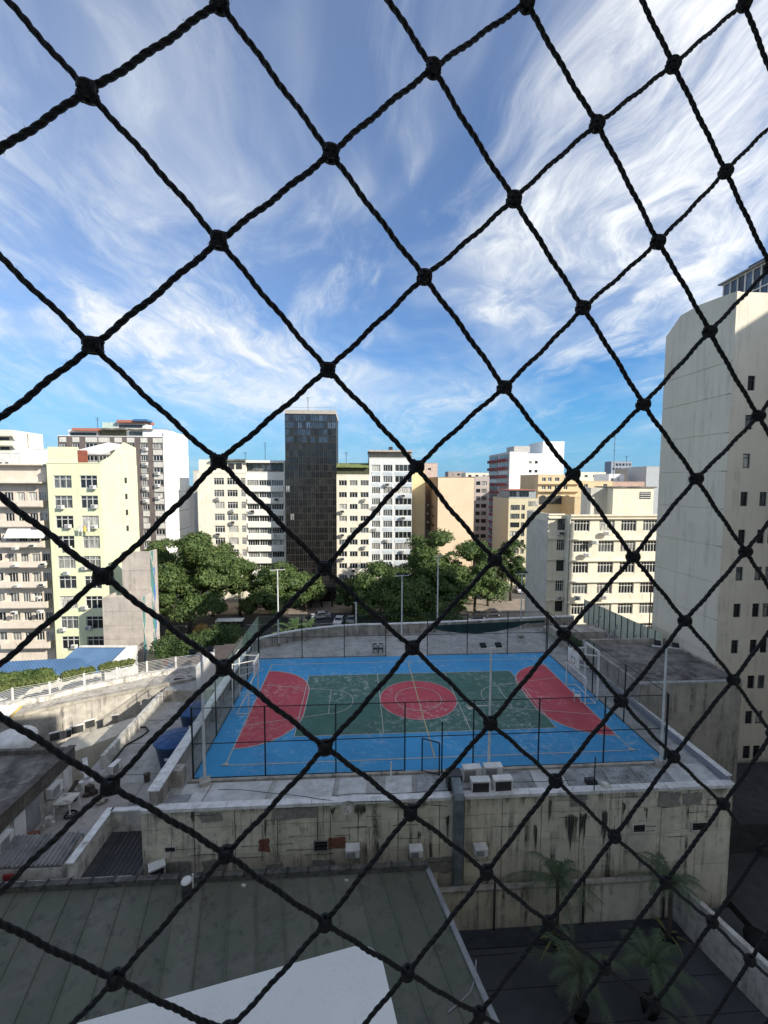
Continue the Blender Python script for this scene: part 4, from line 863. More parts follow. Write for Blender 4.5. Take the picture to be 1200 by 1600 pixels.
# far skyline
brw=mat('far_brown',(.36,.31,.28),(.30,.26,.23)); 
for (l_,a,b,t_,Y,m_,cs,rs) in (
 ('long brown grey blank wall block on the right skyline',980,1009,732,150,brw,(),()),
 ('grey blank wall block beside the beige tower',1008,1034,729,110,mat('far_grey',(.40,.42,.43),(.34,.36,.37)),(),()),
 ('white low house with two windows on the right skyline',950,974,741,118,wht,[(953,957),(963,967)],[(747,752)]),
 ('cream strip house on the skyline behind the ochre terrace',905,945,738,140,crm,[(912,917),(925,930)],[(742,746)]),
 ('pink wall house peeping over the cream block roof room',957,1006,753,105,mat('rosy',(.52,.36,.29)),(),()),
 ('distant grey tower with antennas on the right skyline',953,985,721,330,mat('far_steel',(.30,.33,.38),(.25,.28,.33)),[(955+i*5,958.5+i*5) for i in range(6)],[(724,728),(731,734)]),
 ('low distant block on the skyline left of the red balcony building',700,726,737,230,brw,[(704,708),(714,718)],[(740,743)]),
 ('far cream block on the skyline above the peach wall',727,764,739,200,crm,[(731,736),(742,747),(753,758)],[(742,745)]),
 ('distant block behind the tower terrace',570,600,738,180,brw,(),()),
 ('low distant roofs left of the brown building',60,98,712,140,brw,(),()),
 ('pale block between the white side wall and the cream building',303,335,735,100,crg,[(309,314),(319,324)],[(742+i*14,747+i*14) for i in range(6)]),
 ('dim block at the left below the terraced tower',-14,48,731,66,crg,[(2,8),(14,20),(26,32)],[(737,741)]),
 ('far pale block behind the beige tower edge',985,1040,738,240,wht,(),())):
    bld(l_,a,b,t_,Y,10,m_,cs,rs,None,dict(fr=darkfr,nv=1,bar=.15) if Y>150 else dict(fr=alum,nv=1,bar=.1),name='distant_building')
antennas(['tall thin mast on the roofs right of the cream block','thin mast on the brown building roof','aerial above the cream building left of the tower','aerial on the white banded block roof','forked aerial right of the dark tower','thin mast on the dark tower','thin mast at the far left skyline','aerial on the right skyline beside the far tower'],
 [(961,680,762),(152,652,670),(383,706,722),(414,691,722),(541,706,724),(481,620,641),(43,678,706),(979,712,722)],78)

# ------------------------------------------------------------------ vegetation
def leafmat(name,c,c2):
    m=bpy.data.materials.new(name); m.use_nodes=True; n=m.node_tree.nodes; l=m.node_tree.links; b=n['Principled BSDF']; b.inputs['Roughness'].default_value=.6; b.inputs['Specular IOR Level'].default_value=.25
    g=n.new('ShaderNodeNewGeometry'); t=n.new('ShaderNodeTexNoise'); t.inputs['Scale'].default_value=.8; t.inputs['Detail'].default_value=5; l.new(g.outputs['Position'],t.inputs['Vector'])
    r=n.new('ShaderNodeMapRange'); r.inputs[1].default_value=.35; r.inputs[2].default_value=.65; l.new(t.outputs[0],r.inputs[0])
    x=n.new('ShaderNodeMix'); x.data_type='RGBA'; l.new(r.outputs[0],x.inputs[0]); x.inputs[6].default_value=(*c,1); x.inputs[7].default_value=(*c2,1); l.new(x.outputs[2],b.inputs['Base Color'])
    tr=n.new('ShaderNodeBsdfTranslucent'); l.new(x.outputs[2],tr.inputs[0]); mx=n.new('ShaderNodeMixShader'); mx.inputs[0].default_value=.25; l.new(b.outputs[0],mx.inputs[1]); l.new(tr.outputs[0],mx.inputs[2]); l.new(mx.outputs[0],n['Material Output'].inputs[0]); return m
LF=leafmat('fig_leaves',(.048,.088,.028),(.118,.162,.050)); LF2=leafmat('dark_leaves',(.04,.072,.025),(.075,.115,.035)); LF3=leafmat('light_leaves',(.10,.13,.04),(.15,.18,.06)); LFO=leafmat('dry_leaves',(.36,.24,.09),(.26,.19,.07))
bark=mat('bark',(.09,.07,.055),(.05,.04,.032),sc=2,bump=.5)
def leaves(blobs,n,size,seed,flat=.0):
    r=np.random.default_rng(seed); b=np.array(blobs,float); w=b[:,3]*b[:,4]; w=w/w.sum(); idx=r.choice(len(b),n,p=w)
    d=r.normal(size=(n,3)); d/=np.linalg.norm(d,axis=1)[:,None]; d[:,2]=np.where(d[:,2]<-.35,-d[:,2],d[:,2])
    rad=1-.34*r.random(n)**1.4+ .26*r.random(n)**2
    ctr=b[idx,:3]+d*np.stack([b[idx,3],b[idx,3],b[idx,4]],1)*rad[:,None]
    nrm=d+r.normal(size=(n,3))*.55; nrm/=np.linalg.norm(nrm,axis=1)[:,None]
    t=np.cross(nrm,r.normal(size=(n,3))); t/=np.linalg.norm(t,axis=1)[:,None]; u=np.cross(nrm,t)
    s=size*(.6+.8*r.random(n))[:,None]
    v=np.empty((n,4,3)); v[:,0]=ctr-t*s; v[:,1]=ctr-u*s*.55; v[:,2]=ctr+t*s; v[:,3]=ctr+u*s*.55
    return v.reshape(-1,3)
def quads(name,v,m):
    n=len(v)//4; me=bpy.data.meshes.new(name); me.vertices.add(n*4); me.vertices.foreach_set('co',v.astype(np.float32).ravel()); me.loops.add(n*4); me.loops.foreach_set('vertex_index',np.arange(n*4,dtype=np.int32)); me.polygons.add(n); me.polygons.foreach_set('loop_start',np.arange(0,n*4,4,dtype=np.int32)); me.materials.append(m); me.update(calc_edges=True); return me
def crown(Rw,H,seed,m,n=9000,size=.26):
    r=random.Random(seed); bl=[]
    for i in range(46):
        a=r.uniform(0,6.283); q=math.sqrt(r.random())*.80; h=r.uniform(-.1,1.)
        rr=(1-max(0,h-.25)**1.5*.75)*q; s=r.uniform(.15,.36)*Rw
        bl.append((math.cos(a)*rr*Rw,math.sin(a)*rr*Rw,h*H*.82,s,s*.78))
    core=MB()
    for b in bl[:36]:
        k=len(core.v)
        for zz,rr in ((-.75,.35),(-.2,.74),(.4,.62),(.75,.2)):
            for j in range(6): t=j*1.047; core.v.append((b[0]+b[3]*rr*math.cos(t),b[1]+b[3]*rr*math.sin(t),b[2]+b[4]*zz))
        for q in range(3):
            for j in range(6): core.f.append((k+q*6+j,k+q*6+(j+1)%6,k+q*6+6+(j+1)%6,k+q*6+6+j))
        core.f.append(tuple(k+18+j for j in range(6)))
    return quads('crown',leaves(bl,n,size,seed),m),core.mesh('inner_foliage',m),bl
def tree(loc,Rw,Htop,hb,seed,m,label,n=9000,group=None,cat='tree',size=.26,lean=0):
    t=thing('broadleaf_tree',label,cat,loc,random.uniform(0,6),group); H=Htop-hb
    a,c,bl=crown(Rw,H,seed,m,n,size); o=link('crown',a,t,(0,0,hb)); link('inner_foliage',c,o)
    tk=MB().tube([(0,0,-.1),(.1,.05,hb*.4),(.25,-.1,hb*.9),(.2,0,hb+H*.3)],[.38,.30,.26,.14],8)
    tr=tk.ob('trunk',bark,t,True)
    for i in range(6): b=bl[i*3]; MB().tube([(.2,0,hb*.75),(b[0]*.45,b[1]*.45,hb+b[2]*.35),(b[0]*.9,b[1]*.9,hb+b[2]*.8)],[.17,.1,.04],5).ob('limb',bark,tr)
    return t
def treepx(pc,pt,wpx,Y,seed,m,label,hbf=.3,n=9000,size=.26):
    p=ay(pc,pt,Y); Rw=1.08*abs(ay(pc+wpx/2,850,Y)[0]-ay(pc,850,Y)[0]); H=p[2]-ST
    return tree((p[0],Y,ST),Rw,H,H*hbf,seed,m,label,n,size=size)
treepx(292,820,120,52,1,LF,'largest bushy dark green tree at the left, before the white side wall',.14,20000)
treepx(252,828,70,60,2,LF,'bushy tree rising behind the concrete party wall with green netting',.2,9000)
treepx(330,838,90,62,3,LF,'tree in front of the cream building with two window columns',.35,9000)
treepx(373,872,70,62,4,LF,'smaller tree with a visible trunk on the far pavement left',.48,6000)
treepx(428,878,95,60,5,LF,'spreading tree in front of the white banded block',.28,8000)
treepx(478,893,62,64,6,LF,'low tree left of the entrance of the dark tower',.35,5000)
treepx(552,903,66,62,7,LF2,'dark green tree right of the entrance of the dark tower',.3,6000)
treepx(604,882,112,57,8,LF,'wide leafy tree in front of the white grid building',.28,12000)
treepx(672,815,118,60,9,LF,'tallest rounded tree before the butter yellow wall',.15,19000)
treepx(705,880,70,54,10,LF,'lower leafy tree at the foot of the peach wall',.25,7000)
treepx(744,838,88,60,11,LF,'rounded tree right of the peach wall',.3,10000)
treepx(800,838,52,70,12,LF2,'very dark green tree left of the cream apartment block',.35,6000)
treepx(655,905,110,50,13,LF,'low tree spreading behind the middle white poles',.2,9000)
treepx(764,875,40,66,14,LF2,'thin dark tree between the rounded tree and the very dark one',.3,4000)
t=treepx(314,975,27,47,15,LFO,'small dry yellow tree on the plaza',.45,900,.22)
def hedge(P,w,h,seed,m,label,n=2500,size=.16,name='hedge'):
    t=thing(name,label,'hedge',(*P[0],)); p0=Vector(P[0]); r=random.Random(seed); bl=[]
    for i in range(len(P)-1):
        a=Vector(P[i])-p0; b=Vector(P[i+1])-p0; k=max(2,int((b-a).length/(w*.6)))
        for j in range(k): q=a+(b-a)*(j/k); s=w*r.uniform(.45,.65); bl.append((q.x+r.uniform(-.1,.1)*w,q.y+r.uniform(-.1,.1)*w,q.z+h*.45,s,h*r.uniform(.45,.65)))
    link('foliage',quads('foliage',leaves(bl,n,size,seed),m),t)
    core=MB()
    for b in bl: core.cbox((b[0],b[1],b[2]-.05),(b[3]*1.1,b[3]*1.1,b[4]*1.2))
    core.ob('inner_foliage',m,t); return t
A3=lambda x,y,z:tuple(az(x,y,z))
hedge([A3(255,1028,-6),A3(300,1022,-6),A3(345,1008,-6),A3(372,1000,-6)],3.2,2.6,21,LF2,'dark green hedge beyond the curved railing by the plaza',5000)
hedge([A3(0,1068,-5),A3(60,1062,-5),A3(75,1060,-5)],1.6,1.0,22,LF,'rounded green hedge at the left edge before the blue roof',3000)
hedge([A3(0,1083,-4.2),A3(60,1072,-4.2),A3(92,1065,-4.2)],.9,1.0,23,LF3,'yellowish hedge behind the left part of the white railing',1800,.13)
hedge([A3(104,1063,-4.2),A3(150,1052,-4.2)],.9,.9,24,LF3,'yellowish hedge behind the middle of the white railing',1600,.13)
hedge([A3(160,1050,-4.2),A3(212,1040,-4.2)],.9,.9,25,LF3,'yellowish hedge behind the railing near the concrete wall',1600,.13)
hedge([(ay(x,960,44)[0],44,ST) for x in (640,690,735)],3.4,4.6,26,LF,'loose green shrubs behind the rear parapet at the middle',5200,.2)
hedge([(ay(x,960,46)[0],46,ST) for x in (545,590,625)],2.6,3.2,27,LF2,'low shrubs along the street left of the middle poles',3000,.2)
hedge([(ay(x,960,42)[0],42,ST) for x in (392,420)],2.6,3.0,28,LF2,'low dark shrubs beside the left corner of the deck',2000,.2)
# banana like plants
def frond_plant(loc,n,ln,label,m,wid=.22,up=.9,seed=0,trunk=0,cat='plant',name='leafy_plant',pin=False,pot=None):
    r=random.Random(seed); t=thing(name,label,cat,loc)
    base=Vector((0,0,trunk))
    if trunk: MB().tube([(0,0,0),(.05,0,trunk*.5),(0,0,trunk)],[.13,.10,.09],8).ob('trunk',bark,t)
    if pot: MB().tube([(0,0,0),(0,0,.02),(0,0,.5),(0,0,.56)],[.26,.28,.40,.42],14).ob('pot',pot,t)
    for i in range(n):
        a=i*2.4+r.uniform(-.3,.3); e=r.uniform(up*.15,up*1.3); L_=ln*r.uniform(.55,1.15); a+=r.uniform(-.3,.3); P=[]
        for k in range(9):
            s=k/8; hr=L_*(s*math.cos(e)+.25*s*s); zz=L_*(s*math.sin(e)-.62*s*s*s)
            P.append(base+Vector((math.cos(a)*hr,math.sin(a)*hr,zz)))
        mb=MB(); side=Vector((-math.sin(a),math.cos(a),0))
        if not pin:
            for k in range(8):
                w0=wid*math.sin(math.pi*min(1,(k+.6)/9)); w1=wid*math.sin(math.pi*min(1,(k+1.6)/9)); dz=Vector((0,0,-.3*w0))
                mb.poly([P[k]-side*w0+dz,P[k],P[k+1],P[k+1]-side*w1+dz]); mb.poly([P[k],P[k]+side*w0+dz,P[k+1]+side*w1+dz,P[k+1]])
        else:
            mb.tube(P,.012,4)
            for k in range(44):
                s=.10+.88*k/44; f=s*8; q=int(f); c=P[q]+(P[min(q+1,8)]-P[q])*(f-q); d=(P[min(q+1,8)]-P[q]).normalized(); wl=wid*math.sin(math.pi*(.12+.8*s))*1.0+.05
                for sg in (-1,1):
                    tip=c+side*sg*wl*r.uniform(.8,1.1)+d*wl*.7+Vector((0,0,-wl*r.uniform(.4,.9))); mb.poly([c-d*.014,c+d*.022,tip])
        mb.ob('frond',m,t)
    return t
BN=leafmat('banana_leaf',(.34,.42,.14),(.24,.34,.10))
for i,(x,z,l_,s) in enumerate(((442,0,'left of the three bright banana plants behind the deck',3.4),(462,0,'middle of the three bright banana plants behind the deck',4.2),(483,0,'right of the three bright banana plants behind the deck',3.6))):
    p=ay(x,975,27+i); frond_plant((p[0],27+i,-6.5+i*.3),13,s,l_,BN,.38,1.25,i+5,1.5)
hedge([(ay(x,975,24)[0],24,-4.2) for x in (455,478)],1.2,1.5,33,LF3,'bright low shrub below the banana plants',900,.16)

# ------------------------------------------------------------------ cars, people, bus shelter
def car(loc,rz,c,label,van=False):
    t=thing('parked_car',label,'car',loc,rz); pm_=mat('paint_%d%d%d'%tuple(int(v*99) for v in c),c,tuple(v*.9 for v in c),rough=.3,spec=.5)
    w=.86; prof=[(-2.1,.35),(-2.15,.75),(-1.95,.95),(-1.2,1.0),(-.55,1.42),(.9,1.45),(1.75,1.0),(2.05,.9),(2.1,.35)]
    mb=MB(); k=len(prof)
    for s in (-w,w): mb.v+=[(x,s*(1 if z<1.1 else .82),z) for x,z in prof]
    mb.f=[tuple(range(k)),tuple(range(2*k-1,k-1,-1))]+[(i,i+k,(i+1)%k+k,(i+1)%k) for i in range(k)]; mb.ob('body',pm_,t)
    MB().poly([(-1.17,-.75,1.04),(-1.17,.75,1.04),(-.58,.66,1.40),(-.58,-.66,1.40)]).poly([(.95,-.66,1.42),(.95,.66,1.42),(1.72,.74,1.04),(1.72,-.74,1.04)]).ob('windscreen',GLD,t).location=(0,0,.012)
    for s in (-1,1): MB().poly([(x,s*(.865 if z<1.1 else .74),z) for x,z in ((-1.05,1.03),(-.5,1.38),(.85,1.38),(1.5,1.03))]).ob('side_window',GLD,t)
    for x in (-1.35,1.35):
        for s in (-1,1): wl=MB().tube([(x,s*.70,.33),(x,s*.90,.33)],.33,14).ob('wheel',blackm,t); MB().tube([(x,s*.905,.33),(x,s*.91,.33)],.18,10).ob('rim',grey,wl)
    for s in (-.6,.6): MB().cbox((-2.14,s,.68),(.06,.3,.14)).ob('headlight',alum,t); MB().cbox((2.1,s,.75),(.05,.25,.16)).ob('tail_light',mat('tail_red',(.4,.02,.02)),t)
    return t
for px,py,rz,c,l_ in ((501,966,.3,(.42,.44,.46),'silver car driving at the left on the street before the tower'),(530,974,1.4,(.75,.75,.75),'small white car parked nearest the dark tower'),(548,973,1.5,(.35,.36,.37),'grey car behind the small white one'),(722,968,.1,(.03,.035,.04),'dark car at the kerb behind the green tarp'),(745,966,.05,(.02,.025,.03),'black car ahead of the dark car behind the tarp'),(768,962,.1,(.05,.05,.06),'charcoal car at the right end of the row behind the tarp'),(812,925,1.4,(.6,.6,.6),'pale car under the trees left of the cream block')):
    p=az(px,py,ST); car((p[0],p[1],ST+.0),rz,c,l_)
sk=mat('skin',(.30,.17,.11)); 
def person(loc,rz,top,bot,label,seed=0):
    t=thing('person',label,'person',loc,rz)
    V=[(0,0,.95),(0,0,1.15),(0,.0,1.42),(0,0,1.52),(0,0,1.62),(-.19,0,1.42),(-.25,.05,1.15),(-.22,-.12,.92),(.19,0,1.42),(.25,-.03,1.15),(.24,.12,.95),(-.09,0,.9),(-.11,-.10,.48),(-.10,.06,.06),(-.10,-.08,.03),(.09,0,.9),(.12,.14,.48),(.10,.22,.07),(.10,.07,.03)]
    E_=[(0,1),(1,2),(2,3),(3,4),(2,5),(5,6),(6,7),(2,8),(8,9),(9,10),(0,11),(11,12),(12,13),(13,14),(0,15),(15,16),(16,17),(17,18)]
    Rr=[.15,.15,.15,.055,.10,.07,.05,.035,.07,.05,.035,.10,.07,.045,.04,.10,.07,.045,.04]
    me=bpy.data.meshes.new('body'); me.from_pydata(V,E_,[]); me.materials.append(sk); me.materials.append(top); me.materials.append(bot)
    o=link('body',me,t); sm=o.modifiers.new('skin','SKIN'); 
    for i,r in enumerate(Rr): me.skin_vertices[0].data[i].radius=(r,r)
    me.skin_vertices[0].data[0].use_root=True
    ss=o.modifiers.new('sub','SUBSURF'); ss.levels=1; ss.render_levels=1
    MB().tube([(0,0,.9),(0,0,1.1),(0,0,1.44)],[.17,.17,.20],10).ob('shirt',top,t,True)
    MB().tube([(-.1,0,.93),(-.11,-.1,.5)],[.12,.10],8).tube([(.1,0,.93),(.12,.14,.5)],[.12,.10],8).ob('shorts',bot,t,True)
    mb=MB(); mb.tube([(0,0,1.60),(0,.01,1.66),(0,.01,1.74),(0,0,1.77)],[.08,.105,.09,.03],10); mb.ob('hair',blackm,t,True); return t
def have_skin(): pass
_me=bpy.data.meshes.new('x')
for px,py,rz,a,b,l_ in ((350,997,.4,white,darkfr,'person in a white shirt and dark shorts walking on the plaza'),(345,1001,1.2,mat('pink_cloth',(.5,.3,.28)),mat('dim_cloth',(.25,.2,.18)),'person in pinkish clothes beside the one in white on the plaza'),(333,1013,.2,mat('red_cloth',(.5,.06,.05)),darkfr,'person in a red top behind the plaza hedge'),(291,988,1.,white,mat('denim',(.06,.08,.14)),'person in a white top under the big tree')):
    p=az(px,py,ST+.12); person((p[0],p[1],ST+.12),rz,a,b,l_)
p=az(350,990,ST); sh=thing('bus_shelter','white roofed shelter by the street at the left of the deck','shelter',(p[0],51,ST)); 
MB().box((-1.5,-.8,2.5),(3.6,1.0,2.65)).ob('roof',white,sh)
for x in (-1.3,3.4):
    for y in (-.6,.8): MB().box((x,y,0),(x+.1,y+.1,2.5)).ob('post',darkfr,sh)
MB().box((-1.2,.83,.3),(3.4,.87,2.2)).ob('glass_panel',GL,sh)
# low street furniture and graffiti wall base are beside the party wall

# ------------------------------------------------------------------ concrete party walls with netting, left
pw_m=mat('party_concrete',(.46,.41,.36),(.36,.325,.285),sc=.8,streak=(.13,.12,.10),sa=.6,bump=.2)
pw=thing('concrete_party_wall','tall bare concrete structure with green netting beside the lime building','building',(-36,31,ST))
def blk(pxl,pxr,pyt,Y,dep,lift=0.):
    a=ay(pxl,950,Y)[0]; b=ay(pxr,950,Y)[0]; zt_=ay((pxl+pxr)/2,pyt,Y)[2]; n=7; zz=np.linspace(ST,zt_,n+1)
    for i in range(n): L().box((a,Y,zz[i]+.03),(b,Y+.3,zz[i+1])).ob('wall_panel',pw_m,pw)
    L().box((a+.05,Y+.3,ST),(b-.05,Y+dep,zt_-.4)).ob('core',pw_m,pw); L().box((b-.3,Y+.3,ST),(b,Y+dep,zt_)).box((a,Y+.3,ST),(a+.3,Y+dep,zt_)).ob('side_wall',pw_m,pw)
    return a,b,zt_
a1,b1,z1=blk(193,237,862,30.5,2.2); a2,b2,z2=blk(160,222,934,27.5,2.95)
netm=mat('teal_netting',(.06,.22,.20),(.10,.20,.18),sc=2.5); netb=mat('blue_netting',(.05,.16,.40),(.04,.12,.3))
def strip(x,Y,z0,z1,w,m_): grid_mesh(lambda u,v:(x+.05+.07*math.sin(v*17+u*3),Y+w*u*(1+.2*math.sin(v*9)),z0+(z1-z0)*v),5,16).ob('net_sheet',m_,nt)
nt=thing('scaffold_net','teal and blue construction netting hanging on the edge of the concrete wall','netting',(0,0,0))
strip(b1,30.5,-7.5,z1,.75,netm); strip(b1,31.3,-7,z1-2.5,.35,netb); strip(b2,27.6,-9,z2,.5,netm)
gw=thing('graffiti_wall','low wall with colourful painted lettering shapes at the foot of the concrete structure','wall',(b1,28,ST))
MB().prism([(.0,0),(2.6,3.2),(2.4,3.4),(-.2,.2)],0,[5.3,3.6,3.6,5.3]).ob('wall',mat('cream_low_wall',(.62,.52,.34),(.5,.42,.28)),gw)
for i in range(9):
    s=.30+i*.07; zc=1.6+random.random()*1.9; q=[(2.6*s+.45*math.cos(a)*random.uniform(.4,1),3.2*s-.03+.55*math.cos(a)*random.uniform(.4,1),zc+.6*math.sin(a)) for a in np.linspace(0,6.28,8)[:-1]]
    q=[(y*2.6/3.2+.04,y-.03-.004*i,z) for x,y,z in q]; MB().poly(q).ob('painted_shape',[white,mat('graf_red',(.5,.08,.05)),mat('graf_black',(.03,.03,.03)),mat('graf_blue',(.1,.25,.5)),mat('graf_or',(.6,.3,.05))][i%5],gw)

# ------------------------------------------------------------------ blue metal roof
bm=mat('blue_sheet_metal',(.075,.15,.27),(.06,.125,.23),sc=.5,rough=.45,worn=(.15,.22,.35),wa=.3)
def ribroof(label,A,B,C,D,m,n,name='metal_roof_shed',cat='roof',rib=.07,wall=None,zb=None,pitch_h=.06):
    """A-B eave left to right, D-C ridge left to right; ribs run from eave to ridge"""
    A,B,C,D=[Vector(v) for v in (A,B,C,D)]; t=thing(name,label,cat,A)
    for i in range(n):
        u0=i/n; u1=(i+1)/n
        p=A.lerp(B,u0)-A; q=A.lerp(B,u1)-A; r=D.lerp(C,u1)-A; s=D.lerp(C,u0)-A; h=Vector((0,0,pitch_h)); e=.30
        p2=p.lerp(q,e); s2=s.lerp(r,e); p3=p.lerp(q,e*.8); s3=s.lerp(r,e*.8); p1=p.lerp(q,e*.2); s1=s.lerp(r,e*.2)
        mb=MB(); mb.poly([p,p1+h,s1+h,s]); mb.poly([p1+h,p3+h,s3+h,s1+h]); mb.poly([p3+h,p2,s2,s3+h]); mb.poly([p2,q,r,s2]); mb.poly([p-h,s-h,r-h,q-h]); mb.poly([p,q,q-h,p-h])
        mb.ob('roof_sheet',m,t)
    if wall is not None:
        mb=MB(); z=zb-A.z; ks=[Vector((0,0,0)),B-A,C-A,D-A]
        for i in range(4):
            a=ks[i]*1.; b=ks[(i+1)%4]; mb.poly([(a.x,a.y,z),(b.x,b.y,z),(b.x,b.y,b.z-.1),(a.x,a.y,a.z-.1)])
        mb.ob('wall',wall,t)
    return t
ribroof('long blue ribbed metal roof at the left edge',A3(-40,1072,-7.2),A3(160,1050,-7.2),A3(125,1028,-5.8),A3(-40,1036,-5.8),bm,34,wall=crg,zb=ST)
ribroof('upper blue ribbed metal roof with white gutter below the concrete wall',A3(80,1047,-7.),A3(165,1047,-7.),A3(200,1011,-5.),A3(122,1011,-5.),bm,20,wall=crg,zb=ST)
t=thing('gutter_wall','white gable wall at the right end of the blue roof','wall',(0,0,0)); a=az(200,1010,-4.9); b=az(163,1049,-6.9); MB().prism([(a[0],a[1]),(a[0]+1.2,a[1]),(b[0]+2.8,b[1]),(b[0],b[1])],ST,[-4.8,-4.8,-6.6,-6.6]).ob('wall',white,t)
a=az(125,1010,-4.9); b=az(198,1010,-4.9); MB().bar(a,b,.3,.18).ob('gutter',white,None,label='white gutter along the top edge of the upper blue roof',category='gutter')

# ------------------------------------------------------------------ curved ramp wall with railing, left
rw_m=mat('stained_plaster',(.50,.465,.40),(.35,.325,.28),sc=1.3,streak=(.05,.045,.04),sa=.95,bump=.3,worn=(.17,.13,.10),wa=.5,wsc=.7)
rp_=[az(x,y,-3) for x,y in ((-60,1143),(0,1127),(42,1117),(110,1101),(160,1091),(200,1083),(250,1073),(290,1066),(322,1058))]
rb_=[az(x,y,-3) for x,y in ((-60,1121),(0,1105),(28,1100),(78,1091),(132,1076),(183,1066),(230,1056),(275,1049),(330,1040))]
rt=thing('ramp_terrace','curved concrete terrace edge with mould stained wall left of the water tanks','wall',(-27,8,-8)); 
for i in range(len(rp_)-1):
    p,q,r,s=rp_[i],rp_[i+1],rb_[i+1],rb_[i]
    L().prism([(p[0],p[1]),(q[0],q[1]),(r[0],r[1]),(s[0],s[1])],-8,-3.0).ob('terrace_slab',rw_m,rt)
    L().prism([(p[0]-.05,p[1]-.15),(q[0]-.05,q[1]-.15),(q[0],q[1]+.35),(p[0],p[1]+.35)],-3.02,-2.72).ob('edge_kerb',conc,rt)
    L().prism([(s[0],s[1]-.5),(r[0],r[1]-.5),(r[0],r[1]+.15),(s[0],s[1]+.15)],-3.01,-2.6).ob('planter_kerb',grime_white,rt)
rl=thing('railing','white post and wire railing following the curved terrace','railing',(-27,9,-2.6))
posts=[az(x,y,-2.6) for x,y in ((-30,1113),(20,1094),(78,1084),(132,1070),(183,1060),(230,1050),(275,1043),(318,1036))]
for i,p in enumerate(posts):
    L().box((p[0]-.06,p[1]-.06,-2.65),(p[0]+.06,p[1]+.06,-1.45)).ob('post',white,rl)
    if i: 
        q=posts[i-1]
        for k in range(7): L().tube([(p[0],p[1],-2.45+k*.155),(q[0],q[1],-2.45+k*.155)],.018,4).ob('wire',alum,rl)
# windows strip and cream lower house under the wall
lh=thing('low_cream_house','low cream walled house with a strip of small dark windows under the stained wall','building',(-27,3,-6))
pts=[(100,1158),(200,1128),(255,1108)]
a=az(95,1163,-4.2); b=az(195,1131,-4.2)
L().prism([(a[0],a[1]-2.3),(b[0]+.6,b[1]-1.2),(b[0]+.4,b[1]+1.4),(a[0],a[1]+.9)],-8,-4.3).ob('body',mat('cream_low',(.58,.53,.42),(.48,.44,.35),streak=(.3,.25,.18),sa=.4),lh)
for i,(x0_,x1_,y_) in enumerate(((78,92,1154),(104,110,1148),(112,129,1143),(133,147,1134),(175,183,1125))):
    p=az(x0_,y_,-4.0); q=az(x1_,y_-(x1_-x0_)*.28,-4.0); L().prism([(p[0],p[1]),(q[0],q[1]),(q[0],q[1]+.1),(p[0],p[1]+.1)],-4.28,-3.65).ob('window',darkfr,lh)
    L().prism([(p[0]-.06,p[1]-.03),(q[0]+.06,q[1]-.03),(q[0]+.06,q[1]+.12),(p[0]-.06,p[1]+.12)],-3.65,-3.56).ob('lintel',white,lh)

# ------------------------------------------------------------------ rooftop patio on the left, lower than the court
pt_m=mat('patio_screed',(.42,.405,.37),(.31,.30,.275),sc=.7,worn=(.17,.16,.15),wa=.6,wsc=.3,bump=.3,streak=(.06,.06,.06),sa=.5); pt2=mat('patio_brown_screed',(.38,.35,.31),(.26,.24,.21),sc=.9,worn=(.12,.105,.09),wa=.7,wsc=.35,bump=.4)
hs_=thing('patio_house','low grey roof patio between the court building and the dark flat roof','building',(-20,0,ST))
L().box((-23.3,-11.8,ST),(-15.92,11.2,-3.0)).ob('body',pt_m,hs_)
L().box((-23.1,-11.2,-3.0),(-18.9,-4.2,-2.96)).ob('screed_patch',pt2,hs_)
for i in range(6): L().box((-22.65,-2.6+i*1.5,-3),(-22.35,-1.12+i*1.5,-2.05)).ob('parapet',grime_white,hs_)
L().box((-22.3,6.45,-3),(-16,6.7,-2.0)).ob('rear_wall',conc,hs_)
L().box((-19.6,7.0,-3),(-19.2,11.0,.0)).ob('white_wall',white,hs_)
for i,y in enumerate((-6.2,-3.4,.2,3.4)): L().box((-22.3,y,-2.995),(-16,y+.04,-2.985)).ob('screed_joint',darkfr,hs_)
# white walled light well
for a,b in (((-19.05,-11.6,-3),(-18.75,-8.1,-1.75)),((-18.75,-8.3,-3),(-15.95,-8.1,-1.75)),):
    L().box(a,b).ob('parapet',grime_white,hs_); L().box((a[0]-.05,a[1]-.05,-1.75),(b[0]+.05,b[1]+.05,-1.68)).ob('coping',flash,hs_)
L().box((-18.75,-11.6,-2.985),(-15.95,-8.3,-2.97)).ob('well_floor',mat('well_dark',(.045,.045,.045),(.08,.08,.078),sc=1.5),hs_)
for i in range(9): L().box((-18.2+i*.25,-11.5,-2.97),(-18.14+i*.25,-8.4,-2.94)).ob('grate_bar',darkfr,hs_)
# front fascia next to the green roof
for i in range(4): L().box((-27+i*2.78,-11.85,-2.75),(-24.3+i*2.78,-11.62,-2.52)).ob('fascia',grime_white,hs_)
